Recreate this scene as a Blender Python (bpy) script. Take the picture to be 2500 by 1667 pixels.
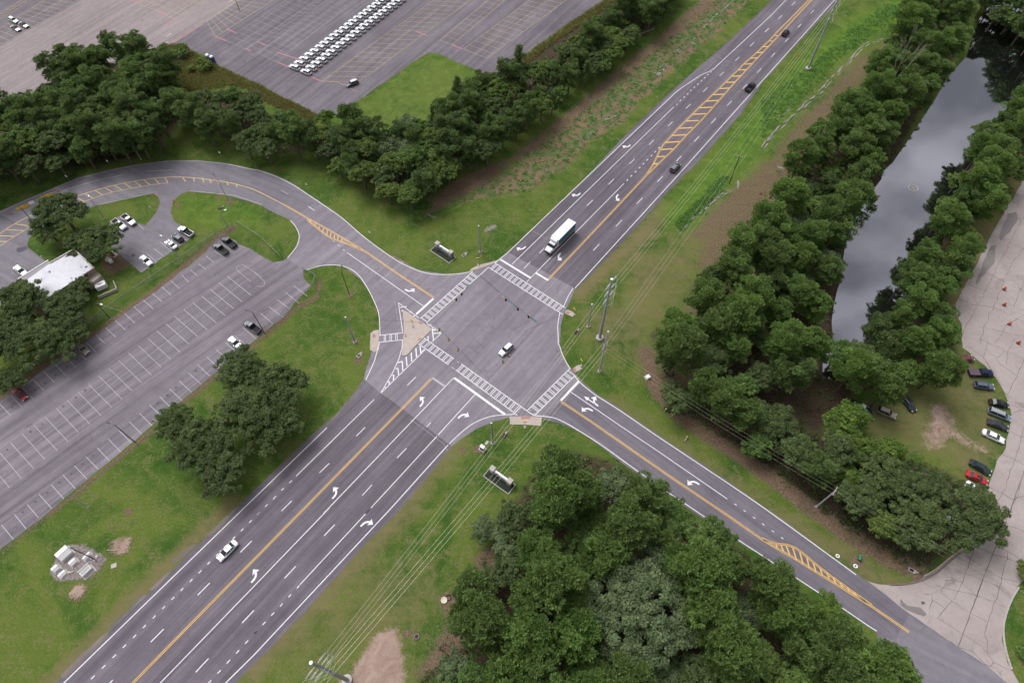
import bpy, bmesh, math, random
import numpy as np
from mathutils import Vector, Matrix
from mathutils.geometry import tessellate_polygon
R_=math.radians
for o in list(bpy.data.objects): bpy.data.objects.remove(o)
S=bpy.context.scene
col=S.collection
# ------------------------------------------------ camera, sky, sun, exposure
W,H=2500,1667
CF=1579.6; PITCH=0.99845488; ROLL=-0.00312807; CH=149.34
_c,_s=math.cos(PITCH),math.sin(PITCH)
FWD=np.array([0,_c,-_s]);_r=np.array([1.,0,0]);_u=np.array([0,_s,_c])
CR=_r*math.cos(ROLL)+_u*math.sin(ROLL); CU=-_r*math.sin(ROLL)+_u*math.cos(ROLL)
cd=bpy.data.cameras.new('camera'); cam=bpy.data.objects.new('camera',cd); col.objects.link(cam)
m=Matrix.Identity(4)
for i in range(3):
    m[i][0]=CR[i]; m[i][1]=CU[i]; m[i][2]=-FWD[i]
m[0][3]=0;m[1][3]=0;m[2][3]=CH
cam.matrix_world=m
cd.sensor_width=36; cd.lens=CF/W*36; cd.clip_start=1; cd.clip_end=9000
S.camera=cam
SUN_EL,SUN_AZ=R_(56),R_(-42)     # azimuth measured from +Y towards +X
wd=bpy.data.worlds.new("World"); S.world=wd; wd.use_nodes=True
nt=wd.node_tree; nt.nodes.clear()
N=nt.nodes.new; L=nt.links.new
out=N('ShaderNodeOutputWorld'); bg=N('ShaderNodeBackground'); sky=N('ShaderNodeTexSky')
sky.sky_type='NISHITA'; sky.sun_disc=False; sky.sun_elevation=SUN_EL; sky.sun_rotation=SUN_AZ
sky.air_density=1.5; sky.dust_density=4.0
bw=N('ShaderNodeRGBToBW'); L(sky.outputs[0],bw.inputs[0])
tc=N('ShaderNodeTexCoord'); mp=N('ShaderNodeMapping'); mp.inputs['Scale'].default_value=(1.2,2.2,3.0); L(tc.outputs['Generated'],mp.inputs[0])
cn=N('ShaderNodeTexNoise'); cn.inputs['Scale'].default_value=4.5; cn.inputs['Detail'].default_value=6; cn.inputs['Roughness'].default_value=.55; L(mp.outputs[0],cn.inputs['Vector'])
cr=N('ShaderNodeMapRange'); cr.inputs[1].default_value=.38; cr.inputs[2].default_value=.64; cr.inputs[3].default_value=.45; cr.inputs[4].default_value=1.55; L(cn.outputs[0],cr.inputs[0])
mu=N('ShaderNodeMath'); mu.operation='MULTIPLY'; L(bw.outputs[0],mu.inputs[0]); L(cr.outputs[0],mu.inputs[1])
cc=N('ShaderNodeCombineColor')
for i,k in enumerate((1.0,1.0,1.035)):
    q=N('ShaderNodeMath'); q.operation='MULTIPLY'; q.inputs[1].default_value=k; L(mu.outputs[0],q.inputs[0]); L(q.outputs[0],cc.inputs[i])
mx=N('ShaderNodeMix'); mx.data_type='RGBA'; mx.inputs['Factor'].default_value=.88
L(sky.outputs[0],mx.inputs[6]); L(cc.outputs[0],mx.inputs[7]); L(mx.outputs[2],bg.inputs['Color'])
bg.inputs['Strength'].default_value=.14; L(bg.outputs[0],out.inputs[0])
sl=bpy.data.lights.new('sun','SUN'); sun=bpy.data.objects.new('sun',sl); col.objects.link(sun)
sl.energy=1.05; sl.angle=R_(34); sl.color=(1,.98,.95)
sd=Vector((math.sin(SUN_AZ)*math.cos(SUN_EL),math.cos(SUN_AZ)*math.cos(SUN_EL),math.sin(SUN_EL)))
sun.rotation_euler=sd.to_track_quat('Z','Y').to_euler()
S.view_settings.view_transform='Standard'; S.view_settings.look='None'; S.view_settings.gamma=1; S.view_settings.exposure=0.52
S.render.engine='CYCLES'
# ------------------------------------------------ helpers
def G(x,y,z=0.0):
    """point of the photo -> place in the world on the level plane z"""
    d=FWD+CR*((x-W/2)/CF)+CU*((H/2-y)/CF)
    k=(CH-z)/-d[2]
    return Vector((d[0]*k,d[1]*k,z))
TO={1:(0,0),2:(620,0),3:(1240,0),4:(1860,0),5:(0,413),6:(620,413),7:(1240,413),8:(1860,413),9:(0,827),10:(620,827),11:(1240,827),12:(1860,827),13:(0,1240),14:(620,1240),15:(1240,1240),16:(1860,1240)}
def P(n,x,y): return (TO[n][0]+x/3.672,TO[n][1]+y/3.672)
def TP(n,pts): return [P(n,*p) for p in pts]
def T(n,x,y,z=0.0): return G(*P(n,x,y),z)
def hgt(b,t):
    """height of an upright pole whose foot and top are seen at b and t"""
    B=G(*b); best=(1e9,0)
    for i in range(5,400):
        z=i*.1; p=np.array([B.x,B.y,z-CH]); w=p@FWD
        q=(CF*(p@CR)/w+W/2,H/2-CF*(p@CU)/w); e=(q[0]-t[0])**2+(q[1]-t[1])**2
        if e<best[0]: best=(e,z)
    return best[1]
def mat(name,c,rough=.8,metal=0,spec=.3,noise=0,scale=3,bump=0,c2=None,coat=0,emit=None):
    m=bpy.data.materials.new(name); m.use_nodes=True; n=m.node_tree; b=n.nodes['Principled BSDF']
    b.inputs['Base Color'].default_value=(*c,1); b.inputs['Roughness'].default_value=rough; b.inputs['Metallic'].default_value=metal
    b.inputs['Specular IOR Level'].default_value=spec
    if coat: b.inputs['Coat Weight'].default_value=coat; b.inputs['Coat Roughness'].default_value=.08
    if emit: b.inputs['Emission Color'].default_value=(*emit,1); b.inputs['Emission Strength'].default_value=1
    if noise or bump:
        t=n.nodes.new('ShaderNodeTexCoord'); x=n.nodes.new('ShaderNodeTexNoise'); x.inputs['Scale'].default_value=scale; x.inputs['Detail'].default_value=6
        n.links.new(t.outputs['Object'],x.inputs['Vector'])
        if noise:
            r=n.nodes.new('ShaderNodeMapRange'); r.inputs[1].default_value=.3; r.inputs[2].default_value=.7; n.links.new(x.outputs[0],r.inputs[0])
            k=n.nodes.new('ShaderNodeMix'); k.data_type='RGBA'; n.links.new(r.outputs[0],k.inputs['Factor'])
            d=c2 or tuple(v*(1-noise) for v in c)
            k.inputs[6].default_value=(*d,1); k.inputs[7].default_value=(*c,1); n.links.new(k.outputs[2],b.inputs['Base Color'])
        if bump:
            u=n.nodes.new('ShaderNodeBump'); u.inputs['Strength'].default_value=bump; n.links.new(x.outputs[0],u.inputs['Height']); n.links.new(u.outputs[0],b.inputs['Normal'])
    return m
class MB:
    def __init__(s): s.v=[];s.f=[];s.mi=[];s.m=0
    def add(s,vs,fs):
        o=len(s.v); s.v+= [tuple(v) for v in vs]; s.f+=[[i+o for i in f] for f in fs]; s.mi+=[s.m]*len(fs); return s
    def box(s,c,d,rz=0,tap=1.0,tilt=None):
        x,y,z=[k/2 for k in d]; vs=[]
        for sz,t in ((-1,1.0),(1,tap)):
            for sx,sy in ((-1,-1),(1,-1),(1,1),(-1,1)): vs.append(Vector((sx*x*t,sy*y*t,sz*z)))
        Mx=Matrix.Rotation(rz,3,'Z')
        if tilt is not None: Mx=tilt@Mx if isinstance(tilt,Matrix) else Mx
        vs=[Mx@v+Vector(c) for v in vs]
        return s.add(vs,[[3,2,1,0],[4,5,6,7],[0,1,5,4],[1,2,6,5],[2,3,7,6],[3,0,4,7]])
    def tube(s,p0,p1,r0,r1=None,n=8,cap=True):
        r1=r0 if r1 is None else r1; p0=Vector(p0);p1=Vector(p1); d=(p1-p0)
        if d.length<1e-6: return s
        q=d.to_track_quat('Z','Y'); vs=[]
        for p,r in ((p0,r0),(p1,r1)):
            for i in range(n):
                a=2*math.pi*i/n; vs.append(p+q@Vector((math.cos(a)*r,math.sin(a)*r,0)))
        fs=[[i,(i+1)%n,n+(i+1)%n,n+i] for i in range(n)]
        if cap: fs+=[list(range(n))[::-1],list(range(n,2*n))]
        return s.add(vs,fs)
    def path(s,pts,r,n=5):
        for a,b in zip(pts[:-1],pts[1:]): s.tube(a,b,r,r,n,False)
        return s
    def prism(s,poly,z0,z1,bottom=True):
        n=len(poly); vs=[(p[0],p[1],z0) for p in poly]+[(p[0],p[1],z1) for p in poly]
        tr=tessellate_polygon([[Vector((p[0],p[1],0)) for p in poly]])
        fs=[]
        for t in tr:
            a,b,c=[Vector((poly[i][0],poly[i][1])) for i in t]
            t=list(t)
            if (b-a).cross(c-a)<0: t=t[::-1]
            fs.append([i+n for i in t])
            if bottom: fs.append(t[::-1])
        ar=sum(poly[i][0]*poly[(i+1)%n][1]-poly[(i+1)%n][0]*poly[i][1] for i in range(n))
        for i in range(n):
            j=(i+1)%n; f=[i,j,j+n,i+n]
            fs.append(f if ar>0 else f[::-1])
        return s.add(vs,fs)
    def ball(s,c,r,n=8,m=6,sq=1.0):
        vs=[];c=Vector(c)
        for j in range(m+1):
            t=math.pi*j/m
            for i in range(n): a=2*math.pi*i/n; vs.append(c+Vector((r*math.sin(t)*math.cos(a),r*math.sin(t)*math.sin(a),-r*sq*math.cos(t))))
        fs=[[j*n+i,j*n+(i+1)%n,(j+1)*n+(i+1)%n,(j+1)*n+i] for j in range(m) for i in range(n)]
        return s.add(vs,fs)
    def torus(s,c,R,r,n=18,m=6,z=None):
        c=Vector(c);vs=[]
        for i in range(n):
            a=2*math.pi*i/n
            for j in range(m): b=2*math.pi*j/m; vs.append(c+Vector(((R+r*math.cos(b))*math.cos(a),(R+r*math.cos(b))*math.sin(a),r*math.sin(b))))
        fs=[[i*m+j,((i+1)%n)*m+j,((i+1)%n)*m+(j+1)%m,i*m+(j+1)%m] for i in range(n) for j in range(m)]
        return s.add(vs,fs)
    def build(s,name,mats,parent=None,smooth=False,bevel=0,loc=None):
        me=bpy.data.meshes.new(name); me.from_pydata(s.v,[],s.f)
        for k in (mats if isinstance(mats,(list,tuple)) else [mats]): me.materials.append(k)
        if any(s.mi): me.polygons.foreach_set('material_index',s.mi)
        if smooth: me.polygons.foreach_set('use_smooth',[True]*len(s.f))
        me.update(); o=bpy.data.objects.new(name,me); col.objects.link(o)
        if parent: o.parent=parent
        if loc is not None: o.location=loc
        if bevel:
            b=o.modifiers.new('bevel','BEVEL'); b.width=bevel; b.segments=2; b.limit_method='ANGLE'
        return o
def tag(o,label=None,cat=None,group=None,kind=None):
    if label: o['label']=label
    if cat: o['category']=cat
    if group: o['group']=group
    if kind: o['kind']=kind
    return o
def thing(name,label,cat,loc=(0,0,0),rz=0,group=None):
    o=bpy.data.objects.new(name,None); col.objects.link(o); o.location=loc; o.rotation_euler=(0,0,rz); o.empty_display_size=.3
    return tag(o,label,cat,group)
def dup(root,loc,rz=0,label=None,group=None,scale=None,name=None):
    def cp(o,par):
        c=o.copy(); col.objects.link(c); c.parent=par
        for ch in kids.get(o,[]): cp(ch,c)
        return c
    r=cp(root,None); r.location=loc; r.rotation_euler=(0,0,rz)
    if label: r['label']=label
    if group: r['group']=group
    if scale: r.scale=scale if hasattr(scale,'__len__') else (scale,)*3
    return r
kids={}
def reg(root):
    """remember a finished thing's parts so that it can be copied"""
    for o in bpy.data.objects:
        if o.parent: 
            l=kids.setdefault(o.parent,[])
            if o not in l: l.append(o)
    return root
def ang(a,b): return math.atan2(b[1]-a[1],b[0]-a[0])
rng=random.Random(7); nr=np.random.default_rng(11)
def wob(pts,amp,step,seed):
    """resample a closed outline and give it a slightly ragged edge"""
    r=random.Random(seed); o=[]
    n=len(pts)
    for i in range(n):
        a,b=Vector(pts[i]).to_2d(),Vector(pts[(i+1)%n]).to_2d(); L_=(b-a).length; k=max(1,int(L_/step)) if L_<400 else 1
        for j in range(k):
            p=a.lerp(b,j/k)
            if j: p+=Vector((r.uniform(-amp,amp),r.uniform(-amp,amp)))
            o.append((p.x,p.y))
    return o
def smooth_pts(pts,k=4):
    """Catmull-Rom through open polyline (photo points)"""
    if len(pts)<3: return pts
    q=[pts[0]]+list(pts)+[pts[-1]]; o=[]
    for i in range(1,len(q)-2):
        p0,p1,p2,p3=[np.array(v,float) for v in q[i-1:i+3]]
        for j in range(k):
            t=j/k; o.append(tuple(.5*((2*p1)+(-p0+p2)*t+(2*p0-5*p1+4*p2-p3)*t*t+(-p0+3*p1-3*p2+p3)*t**3)))
    o.append(tuple(q[-1])); return o
# ------------------------------------------------ ground masks
SW_ANG=R_(51.54)
def node_noise(n,vec,scale,detail=5,rough=.55,dist=0):
    x=n.nodes.new('ShaderNodeTexNoise'); x.inputs['Scale'].default_value=scale; x.inputs['Detail'].default_value=detail; x.inputs['Roughness'].default_value=rough; x.inputs['Distortion'].default_value=dist
    n.links.new(vec,x.inputs['Vector']); return x.outputs[0]
def rngmap(n,v,a,b,c=0,d=1):
    r=n.nodes.new('ShaderNodeMapRange'); 
    for i,k in enumerate((a,b,c,d)): r.inputs[i+1].default_value=k
    n.links.new(v,r.inputs[0]); return r.outputs[0]
def mixc(n,f,a,b,mode='MIX'):
    k=n.nodes.new('ShaderNodeMix'); k.data_type='RGBA'; k.blend_type=mode
    if hasattr(f,'links') or not isinstance(f,(int,float)): n.links.new(f,k.inputs['Factor'])
    else: k.inputs['Factor'].default_value=f
    for i,v in ((6,a),(7,b)):
        if isinstance(v,tuple): k.inputs[i].default_value=(*v,1)
        else: n.links.new(v,k.inputs[i])
    return k.outputs[2]
def mth(n,op,a,b=None):
    k=n.nodes.new('ShaderNodeMath'); k.operation=op
    for i,v in enumerate((a,b)):
        if v is None: continue
        if isinstance(v,(int,float)): k.inputs[i].default_value=v
        else: n.links.new(v,k.inputs[i])
    return k.outputs[0]
def newmat(name):
    m=bpy.data.materials.new(name); m.use_nodes=True; n=m.node_tree; return m,n,n.nodes['Principled BSDF']
def ground_mat():
    m,n,b=newmat('grass_and_soil'); tcd=n.nodes.new('ShaderNodeTexCoord').outputs['Object']
    a1=n.nodes.new('ShaderNodeVertexColor'); a1.layer_name='soil'; a2=n.nodes.new('ShaderNodeVertexColor'); a2.layer_name='cover'
    s1=n.nodes.new('ShaderNodeSeparateColor'); s2=n.nodes.new('ShaderNodeSeparateColor'); n.links.new(a1.outputs[0],s1.inputs[0]); n.links.new(a2.outputs[0],s2.inputs[0])
    big=node_noise(n,tcd,.045,4,.6,1.2); mid=node_noise(n,tcd,.3,6,.68,1.0); fine=node_noise(n,tcd,2.2,6,.72); vf=node_noise(n,tcd,9,3,.7)
    # mown grass, lush to yellowing
    g=mixc(n,rngmap(n,mid,.34,.66),(.038,.084,.016),(.068,.124,.022))
    g=mixc(n,rngmap(n,big,.40,.60,0,.85),g,(.112,.148,.030))
    g=mixc(n,rngmap(n,mth(n,'MULTIPLY',mid,fine),.25,.36,0,.7),g,(.165,.140,.070))
    def soft(mask,w=.22): # ragged edge
        e=mth(n,'ADD',mask,mth(n,'MULTIPLY',mth(n,'SUBTRACT',mid,.5),.9)); e=mth(n,'ADD',e,mth(n,'MULTIPLY',mth(n,'SUBTRACT',fine,.5),.7))
        return rngmap(n,e,.5-w,.5+w)
    dry=mixc(n,rngmap(n,fine,.35,.65),(.215,.165,.095),(.125,.120,.045))
    c=mixc(n,soft(s2.outputs[0],.35),g,dry)
    lush=mixc(n,rngmap(n,mid,.35,.65),(.060,.130,.020),(.120,.190,.030))
    c=mixc(n,soft(s2.outputs[1],.35),c,lush)
    shr=mixc(n,rngmap(n,mid,.42,.58),mixc(n,rngmap(n,fine,.35,.65),(.080,.150,.045),(.11,.13,.06)),(.215,.130,.095))
    c=mixc(n,soft(s1.outputs[1],.15),c,shr)
    a3=n.nodes.new('ShaderNodeVertexColor'); a3.layer_name='woods'; s3=n.nodes.new('ShaderNodeSeparateColor'); n.links.new(a3.outputs[0],s3.inputs[0])
    li=mixc(n,rngmap(n,fine,.35,.65),(.040,.030,.022),(.095,.062,.046)); li=mixc(n,rngmap(n,mid,.5,.65),li,(.045,.055,.02)); c=mixc(n,soft(s3.outputs[0],.2),c,li)
    br=mixc(n,rngmap(n,fine,.32,.68),(.120,.078,.050),(.205,.142,.105))
    br=mixc(n,rngmap(n,mid,.45,.7,0,.55),br,(.095,.095,.042))
    c=mixc(n,soft(s1.outputs[0],.18),c,br)
    sa=mixc(n,rngmap(n,mid,.3,.7),(.25,.165,.13),(.40,.295,.245)); sa=mixc(n,rngmap(n,fine,.52,.66,0,.5),sa,(.17,.13,.11))
    c=mixc(n,soft(s1.outputs[2],.16),c,sa)
    gv=mixc(n,rngmap(n,fine,.3,.7),(.14,.115,.105),(.32,.28,.27))
    c=mixc(n,soft(s2.outputs[2],.16),c,gv)
    c=mixc(n,1.0,c,rg(n,fine,.3,.7,.74,1.24),'MULTIPLY'); tw=n.nodes.new('ShaderNodeMapping'); tw.inputs['Rotation'].default_value=(0,0,-SW_ANG); tw.inputs['Scale'].default_value=(.05,.9,1); n.links.new(tcd,tw.inputs[0]); c=mixc(n,1.0,c,rg(n,node_noise(n,tw.outputs[0],1,4,.6),.3,.7,.95,1.05),'MULTIPLY')
    n.links.new(c,b.inputs['Base Color']); b.inputs['Roughness'].default_value=1; b.inputs['Specular IOR Level'].default_value=.05
    bp=n.nodes.new('ShaderNodeBump'); bp.inputs['Strength'].default_value=.6; bp.inputs['Distance'].default_value=.12; n.links.new(fine,bp.inputs['Height']); n.links.new(bp.outputs[0],b.inputs['Normal'])
    return m
def rg(n,v,a,b,c,d):
    o=rngmap(n,v,a,b,c,d); k=n.nodes.new('ShaderNodeCombineColor')
    for i in range(3): n.links.new(o,k.inputs[i])
    return k.outputs[0]
def asphalt(name,c1,c2,streak=.25,crack=.5,rz=SW_ANG,stain=.35,seam=0):
    m,n,b=newmat(name); t=n.nodes.new('ShaderNodeTexCoord').outputs['Object']
    mp=n.nodes.new('ShaderNodeMapping'); mp.inputs['Rotation'].default_value=(0,0,-rz); n.links.new(t,mp.inputs[0])
    m2=n.nodes.new('ShaderNodeMapping'); m2.inputs['Scale'].default_value=(.012,.55,1); n.links.new(mp.outputs[0],m2.inputs[0])
    m3=n.nodes.new('ShaderNodeMapping'); m3.inputs['Scale'].default_value=(.06,1.9,1); n.links.new(mp.outputs[0],m3.inputs[0])
    big=node_noise(n,t,.05,4,.6,.6); mid=node_noise(n,t,.5,6,.65,.4); fine=node_noise(n,t,6,5,.8)
    st=node_noise(n,m2.outputs[0],1,4,.6); st2=node_noise(n,m3.outputs[0],1,5,.65)
    c=mixc(n,rngmap(n,big,.35,.65),c1,c2)
    c=mixc(n,1.0,c,rg(n,st,.32,.68,1-streak,1+streak*.55),'MULTIPLY')
    c=mixc(n,1.0,c,rg(n,st2,.3,.7,1-streak*.5,1+streak*.35),'MULTIPLY')
    c=mixc(n,1.0,c,rg(n,mid,.3,.7,.90,1.08),'MULTIPLY')
    c=mixc(n,1.0,c,rg(n,fine,.25,.75,.82,1.16),'MULTIPLY')
    if stain: 
        sp=node_noise(n,t,.23,6,.7,1.5); c=mixc(n,rngmap(n,sp,.62,.74,0,stain),c,tuple(v*.42 for v in c1))
    if crack:
        vo=n.nodes.new('ShaderNodeTexVoronoi'); vo.feature='DISTANCE_TO_EDGE'; vo.inputs['Scale'].default_value=.085
        wp=n.nodes.new('ShaderNodeMapping'); wp.inputs['Scale'].default_value=(.6,1,1); n.links.new(mp.outputs[0],wp.inputs[0])
        ad=n.nodes.new('ShaderNodeVectorMath'); ad.operation='ADD'; nz=n.nodes.new('ShaderNodeTexNoise'); nz.inputs['Scale'].default_value=.22; nz.inputs['Detail'].default_value=6
        n.links.new(t,nz.inputs['Vector']); sc=n.nodes.new('ShaderNodeVectorMath'); sc.operation='SCALE'; sc.inputs['Scale'].default_value=7; n.links.new(nz.outputs['Color'],sc.inputs[0])
        n.links.new(wp.outputs[0],ad.inputs[0]); n.links.new(sc.outputs[0],ad.inputs[1]); n.links.new(ad.outputs[0],vo.inputs['Vector'])
        ck=rngmap(n,vo.outputs['Distance'],.0,.011,1,0); ck=mth(n,'MULTIPLY',ck,rngmap(n,mid,.42,.6,0,crack)) if crack<1 else ck
        c=mixc(n,ck,c,tuple(v*.35 for v in c1))
    n.links.new(c,b.inputs['Base Color']); b.inputs['Roughness'].default_value=.86; b.inputs['Specular IOR Level'].default_value=.25
    bp=n.nodes.new('ShaderNodeBump'); bp.inputs['Strength'].default_value=.25; bp.inputs['Distance'].default_value=.02; n.links.new(fine,bp.inputs['Height']); n.links.new(bp.outputs[0],b.inputs['Normal'])
    return m
def paint(name,c,wear=.35,sc=2.5):
    """road paint, worn through in places"""
    m,n,b=newmat(name); t=n.nodes.new('ShaderNodeTexCoord').outputs['Object']
    a=node_noise(n,t,sc,6,.75); g=node_noise(n,t,.15,3)
    cc=mixc(n,rngmap(n,a,.3,.7),tuple(v*.86 for v in c),c); n.links.new(cc,b.inputs['Base Color'])
    b.inputs['Roughness'].default_value=.7
    if wear:
        al=rngmap(n,mth(n,'ADD',a,mth(n,'MULTIPLY',g,.4)),.5-.25*wear,.72-.15*wear+.0,1-wear,1)
        n.links.new(al,b.inputs['Alpha'])
    return m
M=dict(
 ground=ground_mat(),
 road=asphalt('dark_asphalt',(.133,.115,.137),(.163,.143,.166),.30,.25),
 junction=asphalt('pale_asphalt',(.208,.184,.216),(.250,.225,.252),.20,.6),
 side=asphalt('worn_asphalt',(.178,.163,.187),(.212,.196,.218),.16,.45,R_(-28)),
 seroad=asphalt('south_road_asphalt',(.152,.136,.162),(.180,.162,.188),.22,.2,R_(-42)),
 lot=asphalt('lot_asphalt',(.180,.156,.180),(.226,.200,.222),.30,.6,R_(46)),
 toplot=asphalt('storage_lot_asphalt',(.140,.122,.142),(.190,.170,.190),.30,.5,R_(57),.8),
 toplight=asphalt('faded_lot_asphalt',(.262,.218,.222),(.295,.250,.252),.2,.6,R_(57),.7),
 patch=asphalt('fresh_asphalt',(.100,.088,.104),(.12,.104,.12),.1,0),
 white=paint('white_road_paint',(.80,.79,.81),.28),
 whiteworn=paint('worn_white_paint',(.46,.44,.46),.88),
 faint=paint('faded_white_paint',(.34,.32,.34),.75),
 yellow=paint('yellow_road_paint',(.74,.45,.13),.25),
 yellowworn=paint('worn_yellow_paint',(.58,.42,.18),.5),
 red=paint('faded_red_paint',(.50,.18,.20),.5),
)
M['damp']=paint('damp_stain',(.20,.175,.17),.85,.5)
def conc_mat(name,c1,c2,stain=(.16,.14,.14)):
    m,n,b=newmat(name); t=n.nodes.new('ShaderNodeTexCoord').outputs['Object']
    big=node_noise(n,t,.12,5,.6,.5); mid=node_noise(n,t,.9,6,.7); fine=node_noise(n,t,7,5,.8)
    c=mixc(n,rngmap(n,big,.35,.65),c1,c2); c=mixc(n,1.0,c,rg(n,mid,.3,.7,.9,1.06),'MULTIPLY'); c=mixc(n,1.0,c,rg(n,fine,.25,.75,.88,1.1),'MULTIPLY')
    sp=node_noise(n,t,.09,6,.7,1.2); c=mixc(n,rngmap(n,sp,.58,.72,0,.55),c,stain)
    n.links.new(c,b.inputs['Base Color']); b.inputs['Roughness'].default_value=.9; b.inputs['Specular IOR Level'].default_value=.2
    return m
M['concrete']=conc_mat('old_concrete',(.33,.280,.268),(.39,.335,.318),(.12,.105,.105))
M['pad']=conc_mat('ramp_concrete',(.42,.35,.31),(.47,.40,.355),(.30,.24,.21))
M['brickred']=mat('tactile_red',(.45,.22,.21),.9,noise=.3,scale=4)
M['curb']=conc_mat('curb_concrete',(.42,.39,.37),(.5,.46,.44))
# ------------------------------------------------ outlines traced from the photo
def GW(pts,z=0): return [G(x,y,z) for x,y in pts]
POND=TP(4,[(1960,150),(1900,320),(1850,480),(1780,560),(1700,640),(1640,740),(1560,880),(1480,1000),(1400,1120),(1280,1300),(1190,1430),(1090,1520)])+TP(8,[(1090,60),(960,230),(850,420),(790,560),(760,660),(740,800),(730,950),(690,1060),(660,1200),(640,1340),(650,1500),(560,1700),(560,1830),(700,1900),(900,1800),(1000,1650),(1150,1560),(1300,1350),(1330,1150),(1430,940),(1500,800),(1640,640),(1670,500),(1720,350),(1800,170),(1860,0)])+TP(4,[(1900,1460),(1990,1330),(2110,1130),(2210,970),(2320,800),(2400,680),(2470,590),(2740,290),(2700,-150),(2300,-200),(2120,-60)])
BROWN_R=[(2225,20),(2160,100),(2095,135),(2051,177),(2002,232),(1969,261),(1914,327),(1874,381),(1798,440),(1717,514),(1672,572),(1700,600),(1690,640),(1706,700),(1672,740),(1640,770),(1600,850),(1590,930),(1700,990),(1800,700),(1960,420),(2120,200),(2280,40)]
BROWN_L=[(1036,530),(1060,480),(1110,440),(1200,400),(1240,390),(1290,350),(1380,280),(1450,220),(1530,150),(1600,100),(1640,60),(1700,10),(1750,-40),(1830,-40),(1740,30),(1660,80),(1600,130),(1560,170),(1500,210),(1450,250),(1400,300),(1340,350),(1290,380),(1240,400),(1180,455),(1120,480),(1083,505)]
BRUSH=[(1100,500),(1200,440),(1290,375),(1400,295),(1500,205),(1600,125),(1700,45),(1790,-40),(1870,-40),(1800,30),(1740,90),(1690,130),(1640,175),(1590,220),(1550,260),(1520,300),(1470,325),(1436,350),(1408,380),(1357,425),(1322,446),(1289,465),(1240,475),(1151,489)]
SAND=[(815,1690),(850,1650),(872,1620),(900,1575),(930,1545),(955,1533),(975,1545),(978,1580),(985,1620),(988,1660),(975,1700)]
DIRT_R=[(2262,985),(2300,972),(2330,1015),(2340,1045),(2380,1075),(2436,1118),(2425,1132),(2370,1092),(2325,1070),(2295,1100),(2262,1098),(2250,1060),(2262,1020)]
PARKLAWN=[(2330,850),(2350,850),(2400,895),(2450,960),(2468,1020),(2450,1100),(2430,1140),(2405,1205),(2380,1180),(2340,1160),(2260,1110),(2160,1090),(2080,1060),(2000,1000),(2150,980),(2250,930)]
LITTER=[ [(1040,1640),(1090,1560),(1130,1420),(1200,1330),(1300,1160),(1400,1100),(1500,1130),(1600,1200),(1700,1270),(1860,1380),(1990,1470),(2080,1540),(2160,1600),(2200,1700),(1000,1720)],
 [(1590,820),(1650,760),(1750,620),(1900,420),(2050,250),(2250,40),(2330,-60),(2390,-20),(2320,160),(2230,300),(2150,480),(2100,650),(2080,820),(2100,950),(2000,1060),(1850,1010),(1700,1000),(1620,940)],
 [(2500,180),(2440,350),(2330,560),(2300,700),(2330,840),(2250,930),(2100,960),(2120,830),(2200,650),(2300,430),(2380,280),(2450,160)],
 [(1620,1000),(1720,1040),(1830,1120),(1990,1240),(2120,1330),(2250,1400),(2320,1340),(2360,1280),(2400,1210),(2300,1150),(2150,1100),(2000,1060),(1850,1010),(1700,980)],
 [(-150,520),(0,440),(110,390),(200,410),(330,385),(420,330),(460,260),(420,150),(330,110),(200,170),(100,250),(-100,330)],
 [(445,230),(560,240),(740,320),(860,330),(1000,325),(1080,275),(1150,215),(1250,165),(1420,50),(1520,-30),(1640,-60),(1600,60),(1400,190),(1250,310),(1100,410),(1010,490),(900,440),(760,370),(640,375),(470,300)] ]
def mask(X,Y,poly,soft=1.5):
    """1 inside, 0 outside, soft edge in metres"""
    pw=[G(x,y) for x,y in poly]; x0,x1=min(p.x for p in pw)-6,max(p.x for p in pw)+6; y0,y1=min(p.y for p in pw)-6,max(p.y for p in pw)+6
    out=np.zeros(X.shape); sel=np.where((X>x0)&(X<x1)&(Y>y0)&(Y<y1))[0]
    if not len(sel): return out
    x=X[sel];y=Y[sel]; ins=np.zeros(len(sel),bool); d=np.full(len(sel),1e9)
    n=len(pw)
    for i in range(n):
        a,b=pw[i],pw[(i+1)%n]
        c=((a.y>y)!=(b.y>y)); xi=(b.x-a.x)*(y-a.y)/((b.y-a.y) or 1e-9)+a.x; ins^=c&(x<xi)
        dx,dy=b.x-a.x,b.y-a.y; L2=dx*dx+dy*dy or 1e-9; t=np.clip(((x-a.x)*dx+(y-a.y)*dy)/L2,0,1)
        d=np.minimum(d,np.hypot(x-a.x-t*dx,y-a.y-t*dy))
    s=np.where(ins,d,-d); out[sel]=np.clip(.5+s/(2*soft),0,1); return out
def line_mask(X,Y,pts,w,soft=1.0):
    pw=[G(x,y) for x,y in pts]; d=np.full(X.shape,1e9)
    for a,b in zip(pw[:-1],pw[1:]):
        dx,dy=b.x-a.x,b.y-a.y; L2=dx*dx+dy*dy; t=np.clip(((X-a.x)*dx+(Y-a.y)*dy)/L2,0,1); d=np.minimum(d,np.hypot(X-a.x-t*dx,Y-a.y-t*dy))
    return np.clip(.5+(w-d)/(2*soft),0,1)
ff=lambda a,b,s: np.arange(a,b,s)
far=lambda a,b: np.array([a*(b/a)**(i/9) for i in range(1,10)])
gx=np.concatenate([-far(290,4000)[::-1],ff(-290,-200,3),ff(-200,210,1.0),ff(210,291,3),far(290,4000)])
gy=np.concatenate([-far(60,4000)[::-1],ff(-60,-16,2),ff(-16,330,1.0),ff(330,420,3),far(420,5000)])
XX,YY=np.meshgrid(gx,gy); X=XX.ravel();Y=YY.ravel()
pond=mask(X,Y,POND,1.4)
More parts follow.
